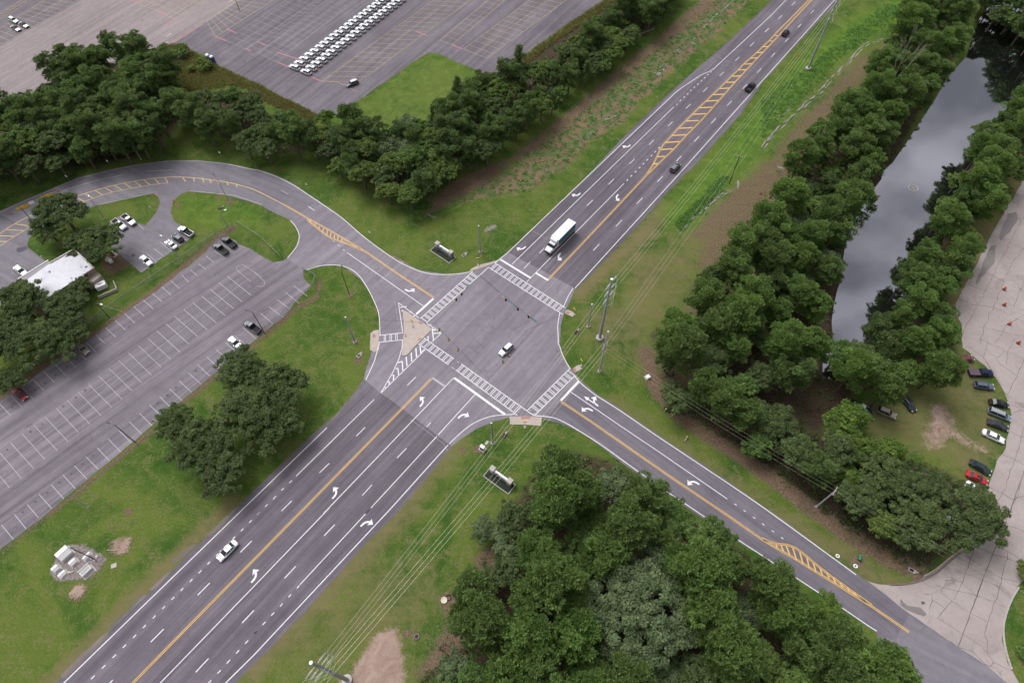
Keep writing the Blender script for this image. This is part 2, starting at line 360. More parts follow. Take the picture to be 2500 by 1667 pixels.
DITCH=TP(4,[(540,800),(330,1010),(200,1120),(80,1230),(0,1330)])+TP(7,[(2040,120),(1900,240),(1780,330),(1700,400),(1620,470),(1540,560)])
DITCH2=TP(15,[(2350,-140)])+TP(16,[(560,70),(720,200),(900,310),(1100,460),(1290,580)])
DITCH3=TP(3,[(2020,0),(1900,110),(1750,240),(1640,370),(1540,450),(1400,590),(1300,690),(1150,880),(1000,1010),(830,1130),(740,1220)])
Z=-2.4*pond-0.35*line_mask(X,Y,DITCH,.5,1.6)-0.5*line_mask(X,Y,DITCH2,.6,1.4)-0.3*line_mask(X,Y,DITCH3,.5,1.6)
brown=np.maximum.reduce([mask(X,Y,BROWN_R,4)*.64,.9*mask(X,Y,[(1090,1530),(1075,1455),(1115,1430),(1160,1445),(1150,1540),(1090,1650),(1010,1650),(1050,1590)],2),mask(X,Y,[(1160,1360),(1185,1338),(1215,1345),(1235,1380),(1200,1395),(1165,1385)],1.5),.85*line_mask(X,Y,[(1575,860),(1600,945),(1660,1015),(1760,1082),(1850,1140),(1960,1225),(2060,1298),(2150,1352),(2240,1392)],2.3,1.3),mask(X,Y,BROWN_L,2.5)])
litter=np.maximum.reduce([mask(X,Y,p,3)*.95 for p in LITTER])*(1-mask(X,Y,BROWN_R,2))
brown=np.maximum(brown,.75*line_mask(X,Y,TP(9,[(460,1568),(900,1210),(1250,920),(1560,650),(1930,340),(2250,80)])+TP(6,[(30,1540),(250,1370),(400,1230),(560,1160),(590,1060),(580,1000)]),.8,.8))
brown=np.maximum(brown,.8*line_mask(X,Y,TP(5,[(2100,520),(1950,620),(1700,830),(1400,1080),(1100,1290),(900,1450),(700,1568)])+TP(9,[(500,160),(150,420),(0,530)]),1.3,1))
brown=np.maximum(brown,.8*mask(X,Y,TP(5,[(930,760),(1100,730),(1180,860),(1130,900),(1000,960),(900,900)]),1.2))
for c_,r_ in (((905,1540),.9),((855,1130),.8),((1060,1370),.6)): brown=np.maximum(brown,.8*mask(X,Y,[(P(6,*c_)[0]+14*r_*math.cos(a),P(6,*c_)[1]+9*r_*math.sin(a)) for a in np.linspace(0,6.2,9)],.5))
for t_,cx_,cy_,r_ in ((14,1750,820,28),(11,232,1345,13),(7,822,1520,8),(7,720,1400,9),(7,610,1465,8),(11,820,292,8),(14,1380,1120,16),(10,2010,985,16),(10,1860,1000,12),(16,850,470,22),(10,2245,880,9),(5,2060,290,12),(5,1960,250,9),(5,1590,320,9),(5,1740,228,5),(6,2035,750,8),(6,1870,775,8),(16,1400,640,16),(6,2135,340,4),(10,930,190,12),(13,1150,30,14),(14,2080,460,26)):
    c_=P(t_,cx_,cy_); brown=np.maximum(brown,.85*mask(X,Y,[(c_[0]+r_*math.cos(a),c_[1]+r_*.8*math.sin(a)) for a in np.linspace(0,6.0,9)],.6))
brush=mask(X,Y,BRUSH,3)
sand=np.maximum(mask(X,Y,SAND,2.0),mask(X,Y,DIRT_R,2.2)*.64)
for poly in (TP(13,[(985,300),(1060,250),(1190,250),(1160,380),(1110,410),(1020,440),(975,400)]),TP(13,[(620,740),(700,670),(790,690),(770,770),(690,830),(620,810)])): sand=np.maximum(sand,mask(X,Y,poly,.5)*.7)
SITE=TP(13,[(560,370),(650,315),(760,335),(870,390),(960,460),(880,560),(790,630),(620,640),(560,655),(470,620),(450,560),(480,480)])
gravel=np.maximum.reduce([mask(X,Y,SITE,.5),.7*mask(X,Y,TP(6,[(2050,540),(2120,490),(2185,495),(2170,540),(2070,570)]),.6)])
dry=np.maximum.reduce([.75*line_mask(X,Y,TP(14,[(0,1430),(300,1130),(700,700),(1000,400),(1350,20)])+TP(10,[(1560,1200),(1760,1000)]),3.2,3),
  .8*line_mask(X,Y,TP(7,[(640,1110),(900,850),(1200,600),(1420,350)]),3.2,2.5),
  .45*mask(X,Y,[(560,1667),(900,1330),(1130,1360),(1010,1667)],8), .55*mask(X,Y,[(1560,700),(1660,560),(1760,520),(1700,700),(1560,900),(1500,860)],6),
  .6*line_mask(X,Y,[(1500,620),(1600,640),(1560,760),(1480,800)],7,6),.55*mask(X,Y,[(1560,700),(1900,330),(2100,140),(2000,120),(1700,440)],8),.75*line_mask(X,Y,[(2520,330),(2440,500),(2370,640),(2330,760)],4,3),.55*mask(X,Y,PARKLAWN,3),.38*mask(X,Y,[(830,285),(1045,130),(1150,180),(1130,300),(900,330)],5), .7*line_mask(X,Y,TP(13,[(480,1568),(900,1130),(1150,870),(1450,560),(1800,230),(2100,-30)]),2.4,1.4),
  .5*line_mask(X,Y,TP(11,[(950,560),(1250,770),(1600,1010),(2000,1250),(2350,1500)]),2.2,2), .65*line_mask(X,Y,TP(16,[(150,60),(500,290),(800,430),(1000,620),(1200,690)]),2.6,2)])
lush=np.maximum.reduce([.5*mask(X,Y,[(800,300),(1045,120),(1160,170),(1140,300),(900,350)],4),.8*line_mask(X,Y,TP(7,[(1560,420),(1750,230),(1900,60)])+TP(4,[(100,1000),(300,760),(600,480),(900,250),(1300,60)]),7,4),.5*mask(X,Y,TP(5,[(1550,300),(1700,210),(2350,330),(2350,600),(2000,560),(1650,480)]),2),
  .6*line_mask(X,Y,TP(5,[(1000,1400),(1300,1180),(1700,860),(1880,720)]),1.5,1)])
Wg=len(gx);Hg=len(gy)
idx=np.arange(Wg*Hg).reshape(Hg,Wg); F=np.stack([idx[:-1,:-1],idx[:-1,1:],idx[1:,1:],idx[1:,:-1]],-1).reshape(-1,4)
me=bpy.data.meshes.new('ground'); me.vertices.add(len(X)); me.vertices.foreach_set('co',np.stack([X,Y,Z],-1).astype(np.float32).ravel())
me.loops.add(F.size); me.loops.foreach_set('vertex_index',F.ravel().astype(np.int32)); me.polygons.add(len(F)); me.polygons.foreach_set('loop_start',np.arange(0,F.size,4,dtype=np.int32)); me.polygons.foreach_set('loop_total',np.full(len(F),4,np.int32))
me.update(); me.polygons.foreach_set('use_smooth',np.ones(len(F),bool))
for nm,ch in (('soil',(brown,brush,sand)),('cover',(dry,lush,gravel)),('woods',(litter,litter,litter))):
    ca=me.color_attributes.new(nm,'FLOAT_COLOR','POINT'); ca.data.foreach_set('color',np.stack([*ch,np.ones(len(X))],-1).astype(np.float32).ravel())
me.materials.append(M['ground']); go=bpy.data.objects.new('ground',me); col.objects.link(go); tag(go,kind='structure')
# water
def water(name,rough=.03,c=(.012,.014,.013)):
    m,n,b=newmat(name); b.inputs['Base Color'].default_value=(*c,1); b.inputs['Roughness'].default_value=rough; b.inputs['IOR'].default_value=1.33; b.inputs['Specular IOR Level'].default_value=1.0
    b.inputs['Metallic'].default_value=0
    t=n.nodes.new('ShaderNodeTexCoord').outputs['Object']; w=node_noise(n,t,.7,3,.6); bp=n.nodes.new('ShaderNodeBump'); bp.inputs['Strength'].default_value=.03; bp.inputs['Distance'].default_value=.05; n.links.new(w,bp.inputs['Height']); n.links.new(bp.outputs[0],b.inputs['Normal'])
    gl=n.nodes.new('ShaderNodeBsdfGlossy'); gl.inputs['Color'].default_value=(.62,.60,.66,1); gl.inputs['Roughness'].default_value=.05; n.links.new(bp.outputs[0],gl.inputs['Normal'])
    ms=n.nodes.new('ShaderNodeMixShader'); ms.inputs[0].default_value=.6; n.links.new(b.outputs[0],ms.inputs[1]); n.links.new(gl.outputs[0],ms.inputs[2]); n.links.new(ms.outputs[0],n.nodes['Material Output'].inputs[0])
    return m
M['water']=water('pond_water'); M['puddle']=water('ditch_water',.1,(.10,.085,.075))
cx=sum(G(*p).x for p in POND)/len(POND)
pw=[G(x,y) for x,y in POND]; pw_pond=pw
def grow(pts,d):
    n=len(pts); ar=sum(pts[i].x*pts[(i+1)%n].y-pts[(i+1)%n].x*pts[i].y for i in range(n)); s=1 if ar>0 else -1; o=[]
    for i in range(n):
        t=(pts[(i+1)%n]-pts[i-1]).to_2d().normalized(); o.append((pts[i].x+t.y*d*s,pts[i].y-t.x*d*s))
    return o
tag(MB().prism(grow(pw,1.2),-2.9,-1.25).build('pond_water',M['water']),kind='structure')
# ------------------------------------------------ roads and lots
def sheet(name,pts,z,m,ragged=0,t=.03,seed=1):
    pw=[(p.x,p.y) for p in (G(x,y) for x,y in pts)]
    if ragged: pw=wob(pw,ragged,1.6,seed)
    return tag(MB().prism(pw,z-t,z,bottom=False).build(name,M[m]),kind='structure')
SW=[(-330,2150),(-100,1895),(143,1658),(380,1430),(600,1217),(700,1119),(790,1036),(811,1020),(850,979),(888,925),(930,960),(977,993),(1103.4,1089.8),(1028.5,1181),(966,1254),(892,1327),(756,1480),(669,1571),(620,1618.5),(480,1765),(150,2120)]
JUNC=TP(6,[(1960,915),(2010,895),(2100,860),(2175,820)])+[(1240,616),(1313,655),(1404,704)]+TP(7,[(560,1180),(505,1290),(475,1400),(465,1568)])+TP(11,[(475,100),(520,210),(600,310),(650,365)])+[(1417,926),(1366,981),(1323,1021)]+TP(10,[(2290,705),(2150,740),(1990,810),(1850,900),(1775,965),(1310,610),(1140,490)])+[(888,925)]+TP(10,[(985,360),(1000,290),(1030,200),(1060,90),(1100,80)])+TP(6,[(1130,1440),(1125,1330),(1280,1160),(1500,1020)])
SE=[(1366,981),(1417,926)]+TP(11,[(780,480),(1000,620),(1250,790),(1500,960),(1750,1120),(2350,1540)])+TP(16,[(200,110),(500,340),(700,480),(870,600),(1060,740),(1300,930),(1550,1100),(1780,1260),(2000,1400),(2200,1568)])+[(2640,1800),(2500,1990),(2219,1690),(2141,1600)]+TP(16,[(1030,1110),(920,1045),(690,870),(520,770),(340,650),(10,425)])+TP(15,[(1960,245),(1790,125),(1660,30)])+TP(11,[(1250,1275),(1000,1090),(720,880),(600,815),(480,760),(305,715)])
SEB=TP(16,[(1050,1140),(1200,1190),(1245,1075),(1320,960),(1550,1110),(1780,1265),(2000,1405),(2200,1570)])+[(2630,1800),(2450,1990),(2150,1700)]
NE=[(1240,616)]+TP(3,[(720,1568),(1050,1215),(1430,850),(1680,630),(1870,470),(2100,260),(2350,20)])+[(1975,-90),(2120,-250),(2330,-250),(2170,-130),(2052,0)]+TP(4,[(500,205),(300,415),(100,645),(0,745)])+TP(3,[(2100,1010),(1860,1280),(1640,1520)])+TP(7,[(1600,35),(1400,245),(1200,470),(950,735),(620,1075)])+[(1404,704),(1313,655)]
NWU=TP(6,[(1450,905),(1300,830),(1100,690),(900,530),(750,400),(550,265),(350,130),(200,55),(60,8)])+TP(1,[(2240,1510),(2000,1458),(1750,1437),(1500,1440),(1200,1480),(940,1530)])+TP(5,[(700,75),(500,160),(200,285),(0,375)])
NW=[(1154,664),(1096,672),(1056,669)]+NWU+[(-150,590),(-420,860),(-330,1000),(-150,760),(0,650),(66,600),(71,582),(95,564),(150,535)]+TP(5,[(790,350),(900,315),(1150,255),(1370,220),(1620,225),(1700,197),(1950,215),(2200,280),(2350,330)])+TP(6,[(150,375),(320,455),(385,520),(408,600),(380,690),(300,800),(440,910),(520,880),(650,858),(780,862),(880,915),(960,990),(1040,1110),(1100,1240),(1125,1330),(1135,1440),(1300,1330),(1500,1180)])
sheet('highway',SW,.010,'road',.12); sheet('highway',NE,.010,'road',.12); sheet('side_road',SE,.012,'seroad',.1)
sheet('side_road',NW,.014,'side',.1); sheet('junction',JUNC,.018,'junction',.06); sheet('side_road',SEB,.016,'side',.05)
# the paler resurfaced end of the north-west road
sheet('side_road',TP(6,[(555,290),(750,405),(900,535),(1100,700),(1300,835),(1500,910),(1750,945),(1960,915),(1300,1340),(1135,1440),(1125,1330),(1100,1240),(1040,1110),(960,990),(880,915),(780,862),(650,858),(520,880),(440,910),(300,800),(380,690),(408,600),(385,520),(340,462)]),.022,'junction')
CONC=TP(8,[(2350,90),(2150,430),(2030,640),(1900,900),(1780,1120),(1740,1200),(1730,1290),(1790,1380),(1800,1568)])+TP(12,[(1800,80),(1900,160),(2000,240),(2100,350),(2180,490),(2210,570),(2240,700),(2210,850),(2165,1020),(2110,1080),(2090,1160),(2040,1290),(2000,1400)])+TP(16,[(1850,280),(1800,350),(1700,440),(1560,560),(1400,650),(1280,685),(1150,690),(950,655),(1060,737),(1300,928),(1550,1098),(1780,1258),(2000,1398),(2200,1566)])+[(2640,1795),(2700,1760)]+TP(16,[(2330,1620),(2240,1450),(2200,1380),(2150,1180),(2160,1050),(2200,880),(2290,700),(2330,660)])+[(2530,1400),(2800,1330),(3100,700),(2750,150),(2620,230),(2560,330)]
sheet('concrete_apron',CONC,.010,'concrete',.2)
LOTD=[(702,630)]+TP(6,[(260,820),(180,835),(100,800),(0,735)])+TP(5,[(2260,720),(2150,680),(2110,640),(2000,585),(1900,665),(1850,740),(1740,830),(1590,940),(1400,1100),(1200,1230),(1000,1380),(860,1480),(740,1568)])+TP(9,[(640,90),(400,270),(200,420),(0,560)])+[(-150,1080),(-500,1330),(-330,1610),(-150,1460),(0,1341)]+TP(13,[(120,280),(350,110)])+TP(9,[(420,1568),(650,1370),(880,1180),(980,1100),(1270,855),(1400,740),(1700,490),(1900,330),(2200,90)])+TP(6,[(20,1520),(100,1450),(260,1330),(390,1170),(510,1045),(445,980),(440,910)])
sheet('parking_lot',LOTD,.020,'lot',.15)
SLOT=TP(5,[(1620,225),(1545,300),(1530,400),(1560,465),(1690,545),(1740,600),(1600,700),(1270,930),(1040,740),(1000,690),(950,560),(1000,460),(1090,415),(1230,480),(1300,505),(1345,460),(1400,390),(1437,300),(1420,250),(1370,220)])
sheet('driveway',SLOT,.024,'side',.12)
sheet('driveway',[(66,598),(71,607),(89,620),(110,638),(60,700),(-60,790),(-150,760),(0,650)],.024,'side',.1)
TOP=TP(1,[(-1200,1400),(0,1080),(380,850),(700,620),(1100,560),(1460,440),(1540,395),(1640,410),(1880,520),(1960,590),(2150,680),(2350,770)])+TP(2,[(250,870),(420,950),(560,1025),(740,1025),(850,960),(1050,820),(1300,650),(1500,510),(1570,475),(1650,480),(1800,550),(1950,610),(2150,700)])+TP(3,[(0,590),(130,500),(300,385),(500,240),(650,140),(870,0)])+[(1700,-150),(1800,-420),(300,-520),(-500,-400),(-800,200)]
sheet('storage_lot',TOP,.010,'toplot',.25)
sheet('storage_lot',TP(1,[(-1100,1300),(0,1000),(380,820),(700,600),(1100,540),(1440,430),(1540,390),(1790,240),(2160,0),(2400,-200),(1300,-300),(740,0),(0,420),(-1100,1000)]),.016,'toplight',.2)
# asphalt patches and old seams
for k,(t_,pp) in enumerate(((16,[(1240,810),(1300,870),(1420,890),(1475,945),(1460,970),(1390,950),(1290,905),(1245,870)]),(16,[(1425,835),(1455,835),(1465,855),(1435,865)]),
   (8,[(2200,400),(2280,380),(2295,440),(2230,560),(2140,640),(2130,600)]),(8,[(2050,690),(2105,680),(2090,820),(2000,940),(1925,1040),(1915,1020),(1970,880)]),
   (1,[(740,170),(820,130),(830,160),(760,195)]),(5,[(150,710),(240,690),(250,715),(180,750),(148,738)]),(5,[(1175,760),(1205,755),(1215,780),(1185,790)]))): sheet('asphalt_patch',TP(t_,pp),.030+.004*k,'patch' if t_==5 or k==1 else 'damp',.25,seed=k+5)
for i,(cx_,cy_) in enumerate([(315,463),(500,325),(405,395),(600,250),(690,185),(110,612),(275,833),(380,765),(570,607),(680,527),(765,460),(65,993),(205,1552),(317,1460),(425,1378),(535,1288),(640,1208),(740,1122),(835,1045),(1410,578),(1500,505),(1580,435),(1755,290)]):
    a=P(9,cx_,cy_); r=random.Random(i); sheet('oil_stain',[(a[0]+(2.5+2*r.random())*math.cos(q),a[1]+(2+1.6*r.random())*math.sin(q)) for q in np.linspace(0,5.6,8)],.032,'patch',t=.002)
# ------------------------------------------------ markings
class Paint:
    def __init__(s,name,m,z): s.mb=MB(); s.name=name;s.m=m;s.z=z
    def line(s,pts,w=.18,off=0,smooth=False,z=None):
        if smooth: pts=smooth_pts(pts)
        pw=[G(*p).to_2d() for p in pts]; pw=[p for i,p in enumerate(pw) if i==0 or (p-pw[i-1]).length>1e-3]
        n=len(pw); L=[];Rr=[]
        for i in range(n):
            d=(pw[min(i+1,n-1)]-pw[max(i-1,0)]).normalized(); nn=Vector((-d.y,d.x)); L.append(pw[i]+nn*(off+w/2)); Rr.append(pw[i]+nn*(off-w/2))
        zz=s.z if z is None else z
        vs=[(p.x,p.y,zz) for p in L]+[(p.x,p.y,zz) for p in Rr]
        s.mb.add(vs,[[n+i,n+i+1,i+1,i] for i in range(n-1)])
    def segs(s,t,L,w=.18):
        for a,b in L: s.line([P(t,*a),P(t,*b)],w)
    def build(s): return tag(s.mb.build(s.name,M[s.m]),kind='structure')
wh=Paint('white_road_markings','white',.040); ye=Paint('yellow_road_markings','yellow',.042); ww=Paint('worn_road_markings','whiteworn',.044); fw=Paint('faded_road_markings','faint',.038); yw=Paint('faded_yellow_markings','yellowworn',.040); rd=Paint('red_lot_markings','red',.036)
def grid(n0,n1): pass
# south-west leg
wh.line([(-85,1900),(155,1667),(798.4,1043.5)],.2)
wh.line(TP(10,[(1078,543),(378,1230)]),.18)
wh.segs(10,[((318,1290),(340,1270)),((247,1357),(268,1337)),((172,1437),(197,1408)),((100,1505),(123,1482)),((30,1572),(52,1551))],.2)
wh.segs(13,[((2305,60),(2328,37)),((2235,130),(2257,108)),((2160,205),(2183,182)),((2087,277),(2108,255)),((2010,352),(2034,330)),((1937,428),(1957,405)),((1860,503),(1883,480)),((1782,582),(1806,557)),((1702,660),(1725,635)),((1620,740),(1644,715)),((1538,820),(1563,795)),((1455,903),(1480,877)),((1370,988),(1396,960)),((1282,1073),(1308,1045)),((1193,1162),(1221,1133)),((1102,1250),(1131,1221)),((1010,1340),(1040,1311)),((915,1435),(945,1405)),((817,1530),(850,1498)),
 ((2155,395),(2257,293)),((1773,778),(1880,670)),((1352,1199),(1468,1082)),((900,1650),(1012,1538))],.2)
wh.segs(10,[((1375,417),(1450,343)),((917,872),(997,793)),((588,1200),(676,1115)),((247,1542),(340,1450)),((1548,790),(1585,750)),((1283,1068),(1368,980)),((970,1404),(1058,1308))],.18)
wh.segs(14,[((630,247),(725,147)),((275,627),(375,520)),((385,717),(408,692)),((310,797),(333,772)),((233,880),(258,853)),((155,962),(182,935)),((78,1045),(103,1018)),((3,1125),(30,1098))],.2)
wh.segs(13,[((2170,1028),(2277,915)),((1755,1468),(1870,1345)),((2280,1125),(2306,1098)),((2198,1212),(2226,1184)),((2117,1300),(2145,1271)),((2033,1390),(2063,1358)),((1950,1480),(1980,1450)),((1868,1568),(1895,1540))],.2)
for o in (-.17,.17): ye.line([(60,1940),(324,1667),(1053,925)],.17,o)
wh.line(TP(10,[(1790,350),(620,1568)]),.18); wh.line([P(14,675,0),P(14,0,700),P(13,1435,1568),(150,1910)],.18)
wh.line(TP(10,[(1980,500),(1650,862)]),.18); wh.line([P(10,1640,873),P(10,1000,1568),P(14,1048,0),P(14,412,685)],.18)
wh.line(TP(10,[(2350,676),(2150,690),(2000,740),(1880,820),(1750,940)]),.18,smooth=True); wh.line([P(10,1740,950),P(14,1230,0),P(14,0,1315),P(13,2020,1568),(260,1980)],.2)
wh.line(TP(10,[(1795,350),(2250,678)]),.62,z=.046); ww.line(TP(10,[(1600,350),(1710,425)]),.5)
# NE leg
wh.line([(1209.6,641.5),(1240,616.5),(1438.8,427)]+TP(3,[(1500,835),(1560,788),(1640,735),(1720,682),(1800,645),(1850,615),(2350,150)])+[(1920,0),(2030,-110)],.2)
wh.line([(1249.5,645.8),(1488.4,413),P(3,1488,960)],.18)
for a in [(1515,938),(1547,903),(1580,873),(1610,845),(1640,813),(1672,785),(1703,757),(1735,728),(1765,700),(1793,673),(1820,648),(1843,622)]: wh.line([P(3,a[0]-5,a[1]+5),P(3,a[0]+5,a[1]-5)],.25)
wh.segs(7,[((145,890),(200,833)),((283,753),(325,710)),((707,330),(760,280)),((902,137),(950,90)),((765,730),(820,672)),((967,514),(1022,457)),((1155,312),(1207,258)),((1340,115),(1387,65))])
wh.segs(3,[((1088,1472),(1135,1428)),((1265,1300),(1310,1255)),((1435,1133),(1477,1092)),((1595,975),(1638,935)),((1750,827),(1788,788)),((1897,683),(1935,648)),((2037,548),(2073,514)),((2170,418),(2207,383)),((2303,290),(2338,257)),
 ((1510,1448),(1552,1402)),((1670,1272),(1712,1227)),((1823,1108),(1863,1063)),((1965,950),(2005,908)),((2105,798),(2142,758)),((2235,655),(2270,617))])
wh.segs(4,[((28,292),(63,258)),((150,172),(182,140)),((268,53),(298,22)),((83,515),(117,478)),((207,378),(240,345)),((323,250),(355,217)),((437,125),(468,92)),((547,5),(577,-25))])
wh.line([(1286.3,688),(1523.2,448.4)],.18)
for t_,a in [(7,(1070,100)),(7,(1107,62)),(7,(1145,25))]+[(3,b) for b in ((1180,1505),(1215,1470),(1250,1435),(1288,1397),(1320,1363),(1355,1328))]: wh.line([P(t_,a[0]-7,a[1]+7),P(t_,a[0]+7,a[1]-7)],.22)
wh.line(TP(7,[(495,1240),(540,1140),(583,1068)]),.18); wh.line([(1404.2,703),(1668.9,413),(1860,198.8),(2038.4,0),(2140,-110)],.2)
wh.line([(1373.5,767),(1365.8,764.3)],.01); wh.line(TP(7,[(465,1290),(447,1400),(450,1500),(452,1568)])+TP(11,[(462,60),(485,130),(520,205),(555,265)]),.18,smooth=True)
wh.line([(1222,634),(1295.8,679)],.6,z=.046); wh.line([(1308,666.3),(1338.6,684.8)],.6,z=.046); wh.line([P(7,205,975),P(7,172,1012)],.15)
for o in (-.17,.17): ye.line([P(7,362,990),P(7,1240,60),P(3,1250,1560)],.17,o)
Lr=TP(3,[(1245,1560),(1300,1480),(1340,1400),(1365,1340),(1400,1290),(1470,1215),(1540,1140),(1600,1080),(1660,1020),(1720,960),(1780,905),(1840,845),(1900,790),(1955,735),(2010,680),(2065,630),(2120,570),(2180,520),(2235,470),(2290,415),(2350,360)])+TP(4,[(130,295),(250,175),(422,0)])+[(2055,-85)]
Rr_=TP(3,[(1250,1565),(1280,1540),(1380,1440),(1480,1345),(1600,1215),(1730,1085),(1830,975),(1935,855),(2035,740),(2090,680),(2190,575),(2240,520),(2350,405)])+TP(4,[(100,378),(160,312),(300,160),(450,0)])+[(2064,-85)]
for o in (-.17,.17): ye.line(Lr,.17,o); ye.line(Rr_,.17,o)
for a,b in [((1300,1470),(1345,1470)),((1335,1408),(1405,1403)),((1370,1343),(1475,1337)),((1410,1280),(1540,1272)),((1470,1217),(1600,1210)),((1535,1153),(1655,1147)),((1600,1088),(1710,1083)),((1660,1027),(1775,1022)),((1720,970),(1830,963)),((1780,910),(1885,903)),((1840,852),(1940,847)),((1897,797),(1990,792)),((1955,742),(2040,738)),((2008,687),(2090,683)),((2065,630),(2140,628)),((2120,578),(2190,575)),((2175,525),(2240,522)),((2230,475),(2290,472)),((2280,423),(2335,420))]: ye.line([P(3,*a),P(3,*b)],.55,z=.046)
ye.segs(4,[((5,423),(50,421)),((57,372),(100,371)),((110,322),(143,321))],.5)
# SE leg
wh.line([(1403.4,916.9),(1414.3,931.9),(1452.4,963.2),(1512.3,1001.3),(1607.6,1066.7),(1700,1128),(1865.4,1240),(2090,1402.6)],.2,smooth=True)
wh.line([(1306.7,1014.4),(1349,1019),(1381.6,1032.6),(1414.3,1051.7),(1471.5,1088.4),(1534,1133.4),(1614,1190),(1694.8,1244),(1773.8,1298.6),(1862.7,1357),(1929.4,1400.7),(1996,1444.2),(2042.5,1474.2),(2118.7,1526),(2140.5,1539.6)],.2,smooth=True)
wh.line([(1393.9,957.2),(1442.9,990.4),(1512.3,1038),(1607.6,1102),(1775.7,1217.8)],.18)
wh.segs(11,[((2030,1477),(2050,1492)),((2112,1535),(2133,1548))]); wh.segs(15,[((2195,78),(2217,93)),((2278,137),(2300,152))]); wh.segs(16,[((88,200),(110,214)),((172,260),(193,275))])
wh.line([(1413,931),(1369,978)],.6,z=.046)
ylow=[(1369.4,980),(1444.2,1029.9),(1618.5,1151),(1656.7,1177),(1771,1254),(1862,1317.6)]+TP(16,[(300,455),(600,640),(985,880),(1320,1110)])
yup=TP(16,[(0,270),(60,298),(130,318),(230,330),(300,355),(370,405),(450,475),(600,595),(800,740),(985,870)])
for o in (-.17,.17): ye.line(ylow,.17,o); ye.line(yup,.17,o)
for a,b in [((125,322),(140,358)),((170,328),(195,390)),((218,338),(252,422)),((275,350),(310,463)),((340,395),(368,500)),((402,440),(425,535)),((460,492),(485,570)),((522,540),(543,605)),((585,580),(603,640)),((640,620),(660,675)),((705,668),(722,712)),((770,715),(785,750)),((825,755),(845,785))]: ye.line([P(16,*a),P(16,*b)],.32,z=.046)
# NW leg
yu=TP(6,[(1610,1150),(1300,945),(1000,740),(850,650),(680,550),(480,440),(280,325)])
for o in (-.17,.17): ye.line(yu,.17,o); ye.line(TP(6,[(975,730),(850,675),(750,640),(690,620),(600,555),(480,455)]),.17,o)
for a,b in [((510,455),(500,480)),((555,490),(545,510)),((590,515),(580,535)),((625,530),(615,570)),((660,550),(650,600)),((690,570),(688,615)),((722,590),(720,625)),((755,600),(752,632)),((790,625),(785,645))]: ye.line([P(6,*a),P(6,*b)],.3,z=.046)
yw.line(TP(6,[(280,325),(100,232),(0,185)])+TP(5,[(2200,160),(2070,125),(1950,105),(1750,80),(1580,72),(1400,82),(1150,120),(950,165),(700,240),(500,320),(250,430),(100,510),(0,580),(-300,800)]),.3,smooth=True)
yw.line(TP(5,[(1505,125),(1430,133),(1200,170),(1000,210),(840,260),(750,295),(600,345),(400,430),(280,510),(130,605),(0,690)]),.2,smooth=True)
for a,b in [((1640,78),(1665,115)),((1733,80),(1745,112)),((1810,80),(1830,122)),((1880,90),(1893,127)),((1950,100),(1965,135)),((2035,115),(2045,147)),((2120,130),(2125,160)),((1480,80),(1505,125)),((1385,88),(1430,133)),((1290,98),(1345,143)),((1210,112),(1267,158)),((1115,130),(1180,170)),((1030,148),(1093,187)),((942,168),(1010,208)),((852,193),(925,235)),((765,222),(835,262)),((700,262),(760,293)),((130,492),(280,512)),((60,543),(215,552)),((0,597),(130,604)),((0,648),(60,650))]: yw.line([P(5,*a),P(5,*b)],.3,z=.044)
wh.line(TP(6,[(1960,915),(1850,937),(1700,945),(1560,935),(1420,890),(1250,800),(1000,620),(850,490),(750,410),(550,274),(350,142),(200,68),(60,18)])+TP(1,[(2250,1517),(2050,1474)]),.18,smooth=True); ww.line(TP(1,[(2050,1474),(1800,1446),(1500,1446),(1250,1478),(1080,1508)])+TP(5,[(700,85),(500,170),(200,297),(0,390)]),.18)
wh.line(TP(6,[(470,905),(520,888),(620,864),(750,862),(850,888),(940,953),(1020,1070),(1080,1190),(1112,1270),(1125,1350),(1130,1487)]),.18,smooth=True); wh.line(TP(6,[(325,460),(370,510),(403,580),(402,640),(372,710),(302,795)]),.18,smooth=True)
ww.segs(5,[((880,320),(1280,235)),((700,150),(900,95)),((900,95),(1110,52)),((550,200),(700,150)),((1310,22),(1550,8)),((1700,197),(2100,235)),((2100,235),(2350,318))]); wh.segs(6,[((485,335),(545,372)),((710,643),(722,653)),((755,680),(767,690)),((800,722),(812,730))]); ww.segs(6,[((240,190),(308,225))])
wh.line(TP(6,[(835,748),(1518,1227)]),.18); wh.line(TP(6,[(1610,1160),(1455,1300)]),.6,z=.046); fw.line(TP(6,[(1262,1180),(1300,1400)]),.1)
# island outline
I=[TP(6,[(1295,1197),(1335,1470)]),TP(6,[(1295,1197),(1480,1335)]),TP(6,[(1545,1378),(1680,1470)]),TP(6,[(1680,1470),(1500,1640)]),TP(10,[(1332,10),(1328,80),(1300,180),(1240,310),(1140,480)]),TP(10,[(1535,98),(1140,485)]),TP(10,[(1128,30),(1080,200),(1003,370)])]
for k in I: wh.line(k,.18)
wh.segs(10,[((1490,65),(1495,130)),((1452,85),(1458,165)),((1410,125),(1415,205)),((1365,160),(1372,245)),((1330,200),(1335,285)),((1290,262),(1298,330)),((1255,325),(1250,372)),((1215,380),(1212,412)),((1180,430),(1178,448))],.3)
wh.segs(10,[((1290,215),(1330,202)),((1270,270),(1292,262)),((1240,328),(1255,325)),((1200,387),(1218,380))],.3)
wh.segs(6,[((1598,1425),(1610,1535)),((1605,1442),(1652,1440)),((1605,1472),(1678,1470)),((1560,1497),(1563,1545)),((1310,1240),(1370,1230)),((1325,1275),(1340,1262)),((1395,1285),(1415,1278)),((1430,1318),(1455,1308)),((1565,1405),(1590,1392))],.28)
